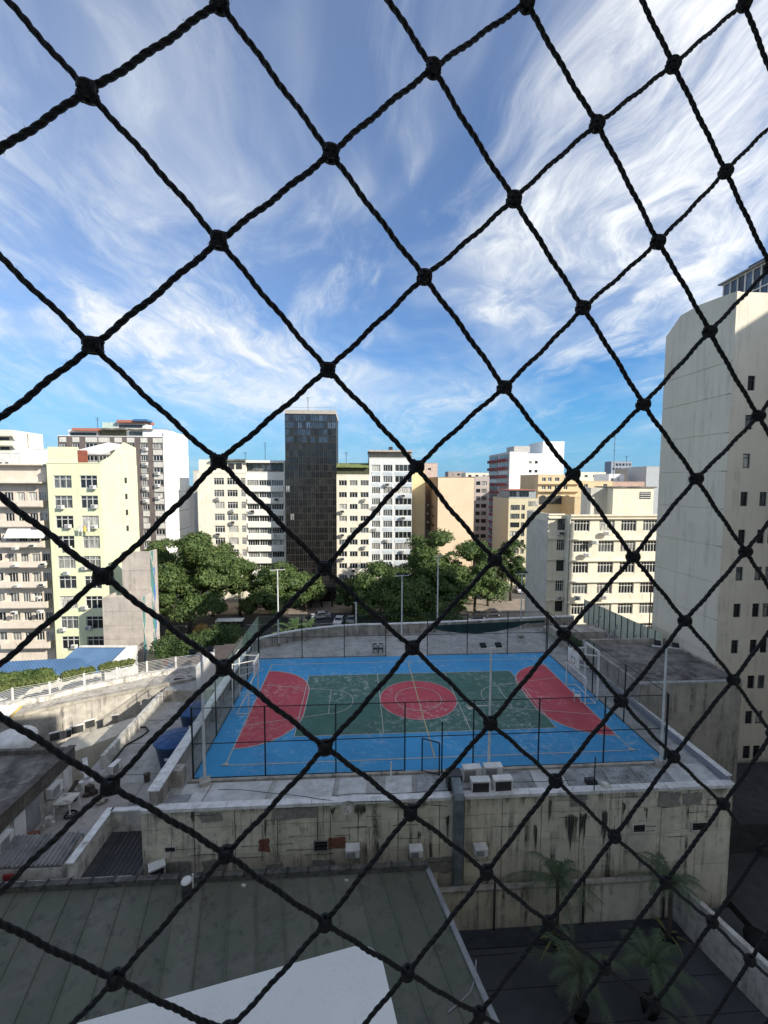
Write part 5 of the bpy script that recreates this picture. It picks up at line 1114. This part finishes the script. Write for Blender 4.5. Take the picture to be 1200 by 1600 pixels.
# dark flat roof building
df=thing('dark_roof_building','flat dark roofed building with mould stained parapet at the left edge','building',(-28,-7,ST))
L().box((-40,-16,ST),(-23.45,-4.3,-.75)).ob('body',grime_white,df); L().box((-40,-15.8,-.75),(-23.6,-4.5,-.60)).ob('roof',darkroof,df)
brm=mat('mouldy_brown_parapet',(.12,.10,.085),(.06,.052,.045),sc=1.5,streak=(.3,.28,.25),sa=.4,bump=.3)
for i in range(5): L().box((-23.5,-16+i*2.35,-1.15),(-23.2,-13.67+i*2.35,-.25)).ob('parapet',brm,df); L().box((-23.55,-16+i*2.35,-.25),(-23.12,-13.67+i*2.35,-.18)).ob('coping',brm,df)
L().box((-40,-4.5,-1.15),(-23.5,-4.25,-.3)).ob('parapet',brm,df)
L().box((-23.44,-9.1,-2.95),(-23.38,-8.3,-1.3)).ob('white_door',white,df); L().box((-23.44,-8.25,-2.95),(-23.39,-7.2,-1.3)).ob('grey_door',grey,df); L().box((-23.44,-5.2,-2.6),(-23.38,-4.7,-1.25)).ob('white_door',white,df)
for (y,l_) in ((-6.4,'long white air conditioner on the wall of the dark roofed building'),(-10.2,'boxy white air conditioner near the left corrugated roof')):
    ac((-23.1,y,-2.0),math.pi/2,l_,'air conditioners beside the patio','split',1.0)
ac((-21.4,-3.1,-2.9),1.4,'grey condenser with round fan standing alone on the patio','air conditioners beside the patio','split',.9)
MB().box((-.7,-.6,0),(.7,.6,.1)).ob('concrete_pad',conc,None,label='flat pad under the lone condenser on the patio',category='pad').location=(-21.4,-3.1,-3.)
t=thing('metal_table','white metal table standing among junk by the parapet','table',(-22.3,-6.6,-3)); MB().box((-.5,-.5,.85),(.5,.5,.9)).ob('tabletop',grime_white,t)
for x in (-.45,.45):
    for y in (-.45,.45): MB().bar((x,y,0),(x,y,.85),.05).ob('leg',white,t)
rr=random.Random(4)
for i,(x,y,l_,m_) in enumerate(((-22.7,-7.7,'pale crumpled bag leaning on the patio wall',grime_white),(-22.8,-8.7,'rusty box on the patio floor',redb),(-22.6,-5.6,'heap of dark junk beside the metal table',darkfr),(-22.8,-4.9,'white bucket near the patio door',white),(-22.3,-9.4,'dark board lying on the patio',darkfr),(-21.8,-5.2,'brown crate beside the heap of junk',bark))):
    t=thing('junk_item',l_,'junk',(x,y,-3)); mb=MB()
    for k in range(5):
        a0=rr.uniform(0,3); cx_,cy2=rr.uniform(-.2,.2),rr.uniform(-.2,.2); w_=rr.uniform(.1,.3); mb.prism([(cx_+w_*math.cos(a0+q*1.57),cy2+w_*.7*math.sin(a0+q*1.57)) for q in range(4)],0,rr.uniform(.15,.6))
    mb.ob('pieces',m_,t)
jk=[('grey cinder block on the patio near the light well',-19.6,-7.2),('broken tile pile in the middle of the patio',-20.6,-6.0),('rusty sheet lying by the dark parapet',-22.7,-9.9),('black coil of hose on the patio floor',-21.9,-6.9),('white plastic jug beside the junk heap',-22.2,-4.4),('plank leaning near the white door',-22.9,-6.1),('small grey bin near the corrugated roof',-20.2,-8.8),('dark rag on the patio by the light well',-19.5,-9.2),('folded white frame leaning on the patio wall',-22.95,-3.6),('brown bucket beside the nearer water tank',-18.8,-4.1)]
for i,(l_,x,y) in enumerate(jk):
    t=thing('junk_item',l_,'junk',(x,y,-2.96),rr.uniform(0,3)); mb=MB()
    if 'coil' in l_:
        for q in range(3): mb.tube([((.34-.05*q)*math.cos(a),(.34-.05*q)*math.sin(a),.04+.06*q) for a in np.linspace(0,6.28,15)],.03,5)
    elif 'plank' in l_ or 'sheet' in l_ or 'frame' in l_: mb.bar((0,0,.05),(.5,1.1,.12 if 'sheet' in l_ else .8),.3,.03); mb.bar((.2,0,.03),(.1,.9,.1),.06)
    elif 'jug' in l_ or 'bin' in l_ or 'bucket' in l_: mb.tube([(0,0,0),(0,0,.05),(0,0,.4),(.02,0,.5)],[.15,.18,.2,.1 if 'jug' in l_ else .22],10)
    else:
        for q in range(6): mb.bar((rr.uniform(-.3,.3),rr.uniform(-.2,.2),.05),(rr.uniform(-.3,.3),rr.uniform(-.2,.2),rr.uniform(.08,.25)),.16,.09)
    mb.ob('pieces',[grime_white,conc,redb,blackm,white,bark,grey,darkfr,white,bark][i],t)
# weeds on the wing behind the annex
hedge([(16.9,9.9,.6),(17.4,7.6,.6)],.9,.7,61,LF2,'weeds growing on the wing roof behind the basketball backboard',900,.09)
# hoses, pipes
H=[az(x,y,-2.9) for x,y in ((172,1205),(176,1190),(196,1165),(222,1150),(232,1142),(228,1136),(213,1136),(208,1140))]; MB().tube(H,.06,6).ob('hose',blackm,None,label='black hose curling over the patio from the lone condenser',category='hose')
for px,py,h_,l_ in ((131,1352,1.3,'white vent pipe beside the corrugated roof'),(277,1118,1.0,'white bent vent pipe near the far water tank'),(245,1158,.7,'small white pipe before the near water tank')):
    p=az(px,py,-2.9); t=thing('vent_pipe',l_,'pipe',(p[0],p[1],-3)); MB().tube([(0,0,0),(0,0,h_)],.06,8).ob('pipe_run',white,t); MB().tube([(0,0,h_),(.08,0,h_+.12),(.22,0,h_+.08)],.07,8).ob('elbow',white,t)
# water tanks
bt=mat('dark_blue_tank',(.015,.05,.13),(.012,.04,.10),rough=.4); bl_=mat('blue_tank_lid',(.022,.075,.20),(.018,.06,.16),rough=.5)
def tank(x,y,z,R_,H_,label):
    t=thing('water_tank',label,'water tank',(x,y,z)); MB().tube([(0,0,0),(0,0,.05),(0,0,H_),(0,0,H_+.05)],[R_*.72,R_*.74,R_*.97,R_*1.03],24).ob('tank_body',bt,t,True)
    mb=MB(); n=24; rg=[(1.06,0),(1.05,.08),(.7,.20),(.3,.27),(.0001,.28)]
    for a,b in rg:
        for j in range(n): th=j*2*math.pi/n; w=.03*(j%3==0)*(.2<a<1.0); mb.v.append((R_*a*math.cos(th),R_*a*math.sin(th),H_+.04+b+w))
    for k in range(4):
        for j in range(n): mb.f.append((k*n+j,k*n+(j+1)%n,(k+1)*n+(j+1)%n,(k+1)*n+j))
    mb.f.append(tuple(range(n-1,-1,-1))); mb.ob('lid',bl_,t)
    MB().box((-.16,-R_*.98,H_*.55),(.1,-R_*.9,H_*.63)).ob('tag',white,t); return t
tank(-17.75,-2.3,-2.98,1.25,1.75,'nearer dark blue round water tank with ribbed lid beside the court parapet')
tank(-17.6,1.4,-2.98,1.2,1.9,'farther dark blue round water tank beside the court parapet')
ac((-17.2,-7.0,-2.95),.2,'low dark box unit with white top by the court parapet','air conditioners beside the patio','wall',1.1,True)
# white round object and small things at the left edge
t=thing('white_dome_tank','white rounded tank top at the left edge by the stained wall','water tank',(*az(22,1150,-3.4)[:2],-4.2)); mb=MB()
rg=[(1.5,0),(1.5,.7),(1.3,.95),(.8,1.12),(.01,1.18)]
for a,b in rg:
    for j in range(20): th=j*.31416; mb.v.append((a*math.cos(th),a*math.sin(th),b))
for k in range(4):
    for j in range(20): mb.f.append((k*20+j,k*20+(j+1)%20,(k+1)*20+(j+1)%20,(k+1)*20+j))
mb.ob('shell',white,t,True); MB().tube([(.9,-1.5,.2),(.9,-1.7,.5),(1.1,-1.8,.5)],.2,10).ob('pump',bl_,t)
ribroof('small white ribbed roof with yellow edge at the left edge',A3(-40,1125,-2),A3(14,1120,-2),A3(33,1102,-1.6),A3(-40,1102,-1.6),white,9,wall=None)
a=az(15,1121,-1.95); b=az(34,1103,-1.55); MB().bar(a,b,.1).ob('edge_trim',mat('yellow_trim',(.65,.45,.08)),None,label='yellow trim strip on the small white roof',category='trim')
# corrugated fibre cement roof
fc=mat('fibre_cement',(.24,.235,.23),(.13,.13,.125),sc=1.2,bump=.2,worn=(.33,.33,.32),wa=.4)
ribroof('grey corrugated fibre cement roof at the lower left','#' and (-25.5,-11.2,-2.15),(-19.6,-11.2,-2.15),(-19.5,-9.7,-1.75),(-25.5,-9.7,-1.75),fc,26,wall=grime_white,zb=-3.0,name='corrugated_shed',pitch_h=.07)
for i,(x,l_) in enumerate(((-21.9,'red bag hanging under the corrugated roof'),)): MB().cbox((x,-11.45,-2.45),(.5,.1,.3)).ob('red_bag',mat('dull_red',(.25,.03,.03)),None,label=l_,category='bag')

# ------------------------------------------------------------------ our own building: facade behind the camera, green sheet roof and white unit below
NO=Vector((-.2353,.9719,0)); UT=Vector((.9719,.2353,0)); C0=Vector(CAM)
def LB(s,d,z): v=C0+UT*s+NO*d; return (v.x,v.y,z)
own=thing('own_building','building the photograph is taken from, pale facade behind the net','building',LB(0,-.45,ST)); o=own.location
def obx(s0,s1,d0,d1,z0,z1,nm,m_): L().prism([LB(s0,d0,0)[:2],LB(s1,d0,0)[:2],LB(s1,d1,0)[:2],LB(s0,d1,0)[:2]],z0,z1).ob(nm,m_,own)
obx(-26,20,-14,-.45,ST,26,'facade_block',beige)
grn=mat('green_painted_sheet',(.108,.120,.085),(.135,.132,.10),sc=.8,rough=.6,worn=(.16,.155,.13),wa=.6,wsc=.3,bump=.15,streak=(.03,.03,.028),sa=.6,rnd=.15)
gr=thing('green_metal_roof','large dark green standing seam roof filling the bottom left','roof',(-12,-15,-2.75))
k=0.; dS=1.22
dirr=Vector((NO.x,NO.y)); 
def ridge(x): return -11.95
x=-40.
sheets=[]
while x<-1.4:
    x2=min(x+dS/UT.x,-1.33)
    def foot(xx):
        p=Vector((xx,ridge(xx))); t=19.5; q=p-dirr*t; return q
    a=foot(x); b=foot(x2); zz=[-3.15,-3.15,-2.75,-2.75]
    L().prism([(a.x+.025,a.y),(b.x-.025,b.y),(x2-.02,-11.95),(x+.02,-11.95)],[z-.12 for z in zz],zz).ob('roof_panel',grn,gr)
    L().bar((b.x,b.y,-3.13),(x2,-11.96,-2.73),.045,.07).ob('standing_seam',grn,gr)
    x=x2
L().box((-40,-12.0,-2.95),(-1.2,-11.72,-2.45)).ob('ridge_flashing',mat('ridge_dark',(.06,.062,.055),(.12,.115,.10),sc=2,bump=.3,worn=(.2,.19,.17),wa=.4),gr)
for i in range(20): L().box((-22+i*1.05,-12.04,-2.5),(-21.9+i*1.05,-11.7,-2.4)).ob('clip',darkfr,gr)
p=foot(-1.33); L().prism([(p.x,p.y),(p.x+.22,p.y),(-1.1,-11.9),(-1.33,-11.9)],-3.5,[-3.05,-3.05,-2.66,-2.66]).ob('gutter',grey,gr)
L().prism([LB(-30,.2,0)[:2],(p.x-.1,p.y),(-1.4,-12.1),(-40,-12.1)],ST,[-3.3,-3.3,-2.95,-2.95]).ob('body',grime_white,gr)
# small round topped vent unit and scraps on the green roof
p=az(292,1398,-2.75); t=thing('roof_fan','small white round topped fan unit on the green roof by the wall','fan',(p[0],p[1],-2.8)); MB().tube([(0,0,0),(0,0,.75)],.23,14).ob('housing',darkfr,t,True); MB().tube([(0,0,.75),(0,0,.82)],[.25,.22],16).ob('cover',white,t); MB().bar((.28,0,0),(.3,0,1.1),.06).ob('bracket',white,t)
for px,py,l_ in ((380,1387,'small white scrap on the green roof below the cream wall'),(541,1377,'tiny pebble pile on the green roof at the middle'),(741,1555,'white box fitting on the gutter of the green roof'),(727,1582,'yellowish rag on the gutter of the green roof')):
    p=az(px,py,-2.8); mb=MB(); 
    for k_ in range(3): mb.cbox((p[0]+rr.uniform(-.06,.06),p[1]+rr.uniform(-.06,.06),-2.72-.02*k_+(-.25 if py>1500 else 0)),(rr.uniform(.06,.16),rr.uniform(.06,.12),.1))
    mb.ob('scrap',grime_white,None,label=l_,category='scrap')
P1=[az(x,y,-2.85) for x,y in ((744,1500),(742,1530),(735,1550),(720,1565),(700,1582))]; MB().tube(P1,.03,5).ob('conduit',grey,None,label='thin conduit curving over the right edge of the green roof',category='pipe')
# white unit right below the window
zt_=15.86; c=az(575,1486,zt_); cc=Vector(c)-C0; sR=cc.dot(UT); dF=cc.dot(NO)
lid=mat('speckled_white_plastic',(.84,.82,.77),(.78,.76,.71),sc=4,rough=.5,worn=(.45,.44,.42),wa=.22,wsc=34.)
wu=thing('white_cabinet','white speckled top of an outdoor unit below the window at the bottom','air conditioner',LB(sR-.6,.3,zt_-.5))
rad=.06; pts=[]
s0,s1=sR-1.3,sR+.03
for (cx_,cy2,a0) in ((s1-rad,dF-rad+.02,0),(s0+rad,dF-rad+.02,90)):
    for a in np.linspace(a0,a0+90,7): pts.append((cx_+rad*math.cos(math.radians(a)),cy2+rad*math.sin(math.radians(a))))
pts+=[(s0,-.60),(s1,-.60)]
_e=Vector(az(560,1480,zt_)-az(130,1600,zt_)); _e.z=0; _e.normalize(); _n=Vector((-_e.y,_e.x,0)); PP=[tuple((Vector(c)+_e*(a-sR)+_n*(b-dF))[:2]) for a,b in pts]; L().prism(PP[::-1] if False else PP,zt_-.035,zt_).ob('lid',lid,wu)
ctr=Vector((sum(p[0] for p in PP)/len(PP),sum(p[1] for p in PP)/len(PP))); PI=[tuple(ctr+(Vector(p)-ctr)*.975) for p in PP]
L().prism(PI,zt_-.62,zt_-.036).ob('casing',white,wu)

# ------------------------------------------------------------------ lower courtyard on the right
CZ=-6.95
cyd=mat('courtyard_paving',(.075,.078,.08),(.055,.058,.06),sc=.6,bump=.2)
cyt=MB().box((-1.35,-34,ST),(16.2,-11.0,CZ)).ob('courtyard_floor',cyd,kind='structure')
for i in range(9): MB().box((-1.3,-12.6-i*1.5,CZ),(13.5,-12.57-i*1.5,CZ+.006)).ob('paving_joint',blackm,cyt)
low=thing('boundary_wall','low cream boundary wall with dark posts in front of the podium wall','wall',(6,-11.2,CZ))
for i in range(7):
    a=-1.2+i*1.94; L().box((a+.01,-11.32,CZ),(a+1.93,-11.12,-4.75+.0)).ob('wall_panel',cream_wall,low); L().box((a+.01,-11.38,-4.75),(a+1.93,-11.08,-4.62)).ob('coping',conc,low)
for x in (2.45,7.35,11.9): L().box((x,-11.5,CZ),(x+.09,-11.41,-4.2)).ob('post',darkfr,low)
L().box((-1.3,-12.3,CZ),(12.6,-11.45,CZ+.08)).ob('plinth',mat('dark_plinth',(.03,.034,.04),(.05,.055,.06)),low)
sw=thing('side_wall','pale sloping side wall at the right of the dark courtyard','wall',(12.6,-14,CZ))
L().prism([(12.45,-11.35),(12.62,-11.35),(14.6,-19),(14.4,-19)],CZ,-4.7).ob('wall',grime_white,sw); L().prism([(12.40,-11.3),(12.68,-11.3),(14.66,-19),(14.35,-19)],-4.69,-4.58).ob('coping',grime_white,sw)
frond=leafmat('palm_frond',(.09,.13,.07),(.13,.16,.09)); blpot=blackm
FR=leafmat('palm_frond_yellow',(.26,.25,.08),(.14,.18,.06))
p=az(1043,1478,CZ); frond_plant((p[0],p[1],CZ),15,2.1,'potted palm at the right of the dark courtyard beside the low wall',frond,.30,1.15,3,3.4,'palm','potted_palm',True,blpot)
frond_plant((p[0]+.1,p[1]+.1,CZ+.4),14,1.1,'yellow green leafy plant in the same spot as the right palm',FR,.05,1.3,9,0,'plant','leafy_plant')
p=az(868,1475,CZ); frond_plant((p[0],p[1],CZ),16,2.3,'tall palm at the middle of the dark courtyard before the mould streaks',frond,.32,1.1,4,3.5,'palm','potted_palm',True,blpot)
frond_plant((p[0]-.1,p[1],CZ+.3),12,1.1,'yellowish undergrowth at the foot of the middle palm',FR,.05,1.3,10,0,'plant','leafy_plant')
p=az(905,1590,CZ); frond_plant((p[0],p[1],CZ),18,2.2,'drooping palm at the bottom of the courtyard left',frond,.34,1.0,6,2.2,'palm','potted_palm',True,blpot)
p=az(1015,1585,CZ); frond_plant((p[0],p[1],CZ),18,2.0,'drooping palm at the bottom of the courtyard right',frond,.34,1.0,7,2.4,'palm','potted_palm',True,blpot)
p=az(1188,1490,CZ); t=thing('tyre_planter','black round planter at the right edge of the courtyard','planter',(p[0]-.2,p[1],CZ)); MB().tube([(0,0,0),(0,0,.9)],[.45,.6],16).ob('pot',blackm,t,True)
# alley floor and low roofs between annex and beige building
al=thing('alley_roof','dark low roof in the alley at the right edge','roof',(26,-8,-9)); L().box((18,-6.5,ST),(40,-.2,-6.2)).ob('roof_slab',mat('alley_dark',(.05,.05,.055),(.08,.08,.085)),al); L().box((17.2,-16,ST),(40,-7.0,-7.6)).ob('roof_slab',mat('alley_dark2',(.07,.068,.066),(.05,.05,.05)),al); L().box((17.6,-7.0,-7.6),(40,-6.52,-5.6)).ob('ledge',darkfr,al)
# unseen blocks added on the right, sized to shade the court and beige tower
nb_=thing('neighbour_shade_block','tall unseen neighbour block added on the right to shade the court','building',(44,-20,ST)); L().box((30,-48,ST),(56,-3.5,31.)).ob('body',beige,nb_); L().box((56.1,-32,ST),(72,-8,49)).ob('rear_shade_block',beige,nb_)

# ------------------------------------------------------------------ safety net close to the window
KN={(0,0):(145,540),(1,0):(342,721),(2,0):(507,887),(3,0):(644,1012),(4,0):(766,1130),(5,0):(868,1220),(6,0):(960,1307),(7,0):(1040,1378),(8,0):(1113,1440),
(0,1):(342,376),(0,2):(517,240),(0,3):(677,107),(0,4):(823,5),(1,1):(512,578),(2,1):(651,729),(3,1):(773,875),(4,1):(881,990),(5,1):(970,1095),(6,1):(1052,1182),(7,1):(1130,1256),
(1,2):(663,433),(2,2):(788,605),(3,2):(895,741),(4,2):(989,870),(5,2):(1070,970),(6,2):(1146,1062),(1,3):(803,311),(2,3):(911,481),(3,3):(1005,632),(4,3):(1088,748),(5,3):(1165,862),
(1,4):(933,194),(2,4):(1028,378),(3,4):(1109,518),(4,4):(1185,650),(1,5):(1052,101),(2,5):(1134,268),(1,6):(1163,5),(-1,1):(137,143),(-1,2):(343,3),
(1,-1):(161,900),(2,-1):(350,1043),(3,-1):(508,1168),(4,-1):(641,1270),(5,-1):(760,1363),(6,-1):(857,1442),(7,-1):(945,1512),(2,-2):(172,1228),(3,-2):(353,1335),(4,-2):(508,1442),(5,-2):(637,1520),(6,-2):(749,1585),(3,-3):(181,1530)}
na=np.array([.03414,.00895,-.03563]); nbv=np.array([.03539,.00792,.0342]); n0=np.array([-.07924,.13688,.04084]); nn_=np.array([.23531,-.97174,-.01859]); nd=-.152422
def knot(i,j):
    if (i,j) in KN: d=ray(*KN[(i,j)]); return Vector(CAM+d*(nd/(nn_@d)))
    r=random.Random(i*131+j*17); p=CAM+n0+i*na+j*nbv
    near=[k for k in KN if abs(k[0]-i)+abs(k[1]-j)<=2]
    if near:
        e=sum((knot(*k)-Vector(CAM+n0+k[0]*na+k[1]*nbv) for k in near),Vector())/len(near); p=p+np.array(e)*.8
    return Vector(p)
net=thing('safety_net','black twisted cord window safety net with knotted diamond mesh','net',tuple(CAM+n0))
cordm=mat('black_nylon_cord',(.020,.020,.025),(.009,.009,.012),sc=1200,rough=.55,bump=.9,bsc=3500,spec=.45)
NL=net.location.copy(); NV=Vector(nn_)
def cord(p,q,seed):
    r=random.Random(seed); p=p-NL; q=q-NL; d=q-p; L_=d.length; d.normalize(); a=NV-d*NV.dot(d); a.normalize(); b=d.cross(a); mb=MB(); ns=int(L_/.00042); off=r.uniform(0,6.28); pitch=.0105
    sag1=r.uniform(-.0006,.0006); 
    for s in range(3):
        pts=[]; rr_=[]
        for i in range(ns+1):
            t=i/ns; th=off+s*2.0944+2*math.pi*t*L_/pitch; env=.00048+.00003*math.sin(t*40+seed)
            bend=sag1*math.sin(math.pi*t)+.0002*math.sin(t*17+seed)
            pts.append(p+d*(L_*t)+a*(env*math.cos(th))+b*(env*math.sin(th)+bend)); rr_.append(.00055)
        k=6; n0_=len(mb.v)
        for i,pp_ in enumerate(pts):
            dd=(pts[min(i+1,ns)]-pts[max(i-1,0)]).normalized(); aa=(a-dd*a.dot(dd)).normalized(); bb_=dd.cross(aa)
            for j in range(k): t=1.0472*j; mb.v.append(tuple(pp_+aa*(rr_[i]*math.cos(t))+bb_*(rr_[i]*math.sin(t))))
        for i in range(ns):
            for j in range(k): x=n0_+i*k+j; y=n0_+i*k+(j+1)%k; mb.f.append((x,y,y+k,x+k))
    for e in range(22):   # loose fibres
        t=r.random(); c=p+d*(L_*t); th=r.uniform(0,6.28); o_=a*math.cos(th)+b*math.sin(th); q0=c+o_*.00095; q1=q0+o_*r.uniform(.0004,.0011)+d*r.uniform(-.0012,.0012); w_=d*.00007
        mb.poly([q0-w_,q1,q0+w_])
    return mb
def knotmesh(c,da,db,seed):
    r=random.Random(seed); c=c-NL; mb=MB(); n=NV; da=da.normalized(); db=db.normalized(); h=(da+db).normalized(); v=(db-da).normalized()
    R_=.0019
    for (ax1,ax2,o1,ph) in ((h,n,v*.0014,0),(h,n,v*-.0014,1.),(v,n,h*.0015,.5),(v,n,h*-.0015,2.),((h+v).normalized(),n,Vector(),.3)):
        e=r.uniform(.85,1.15); pts=[c+o1+ax1*(R_*e*math.cos(t+ph))+ax2*(R_*.8*math.sin(t+ph)) for t in np.linspace(0,2*math.pi*.97,13)]
        mb.tube(pts,.00105,6)
    for k in range(5):
        t=c+h*r.uniform(-.002,.002)+v*r.uniform(-.002,.002); mb.tube([t,t+h*r.uniform(-.0012,.0012)+v*r.uniform(-.0012,.0012)-n*.0004],.0007,5)
    return mb
rng_i=range(-2,11); cells=[(i,j) for i in range(-3,12) for j in range(-5,8)]
def vis(v):
    d=np.array(v)-CAM; z=d@FW
    if z<.02: return False
    x=600+F_PX*(d@RT)/z; y=800-F_PX*(d@UP)/z; return -220<x<1420 and -220<y<1820
KP={c:knot(*c) for c in cells}
for c in cells:
    i,j=c
    if vis(KP[c]): knotmesh(KP[c],Vector(na),Vector(nbv),i*37+j).ob('knot',cordm,net,True)
    for e in ((i+1,j),(i,j+1)):
        if e in KP and (vis(KP[c]) or vis(KP[e])): cord(KP[c],KP[e],i*71+j*13+e[0]).ob('cord',cordm,net,True)
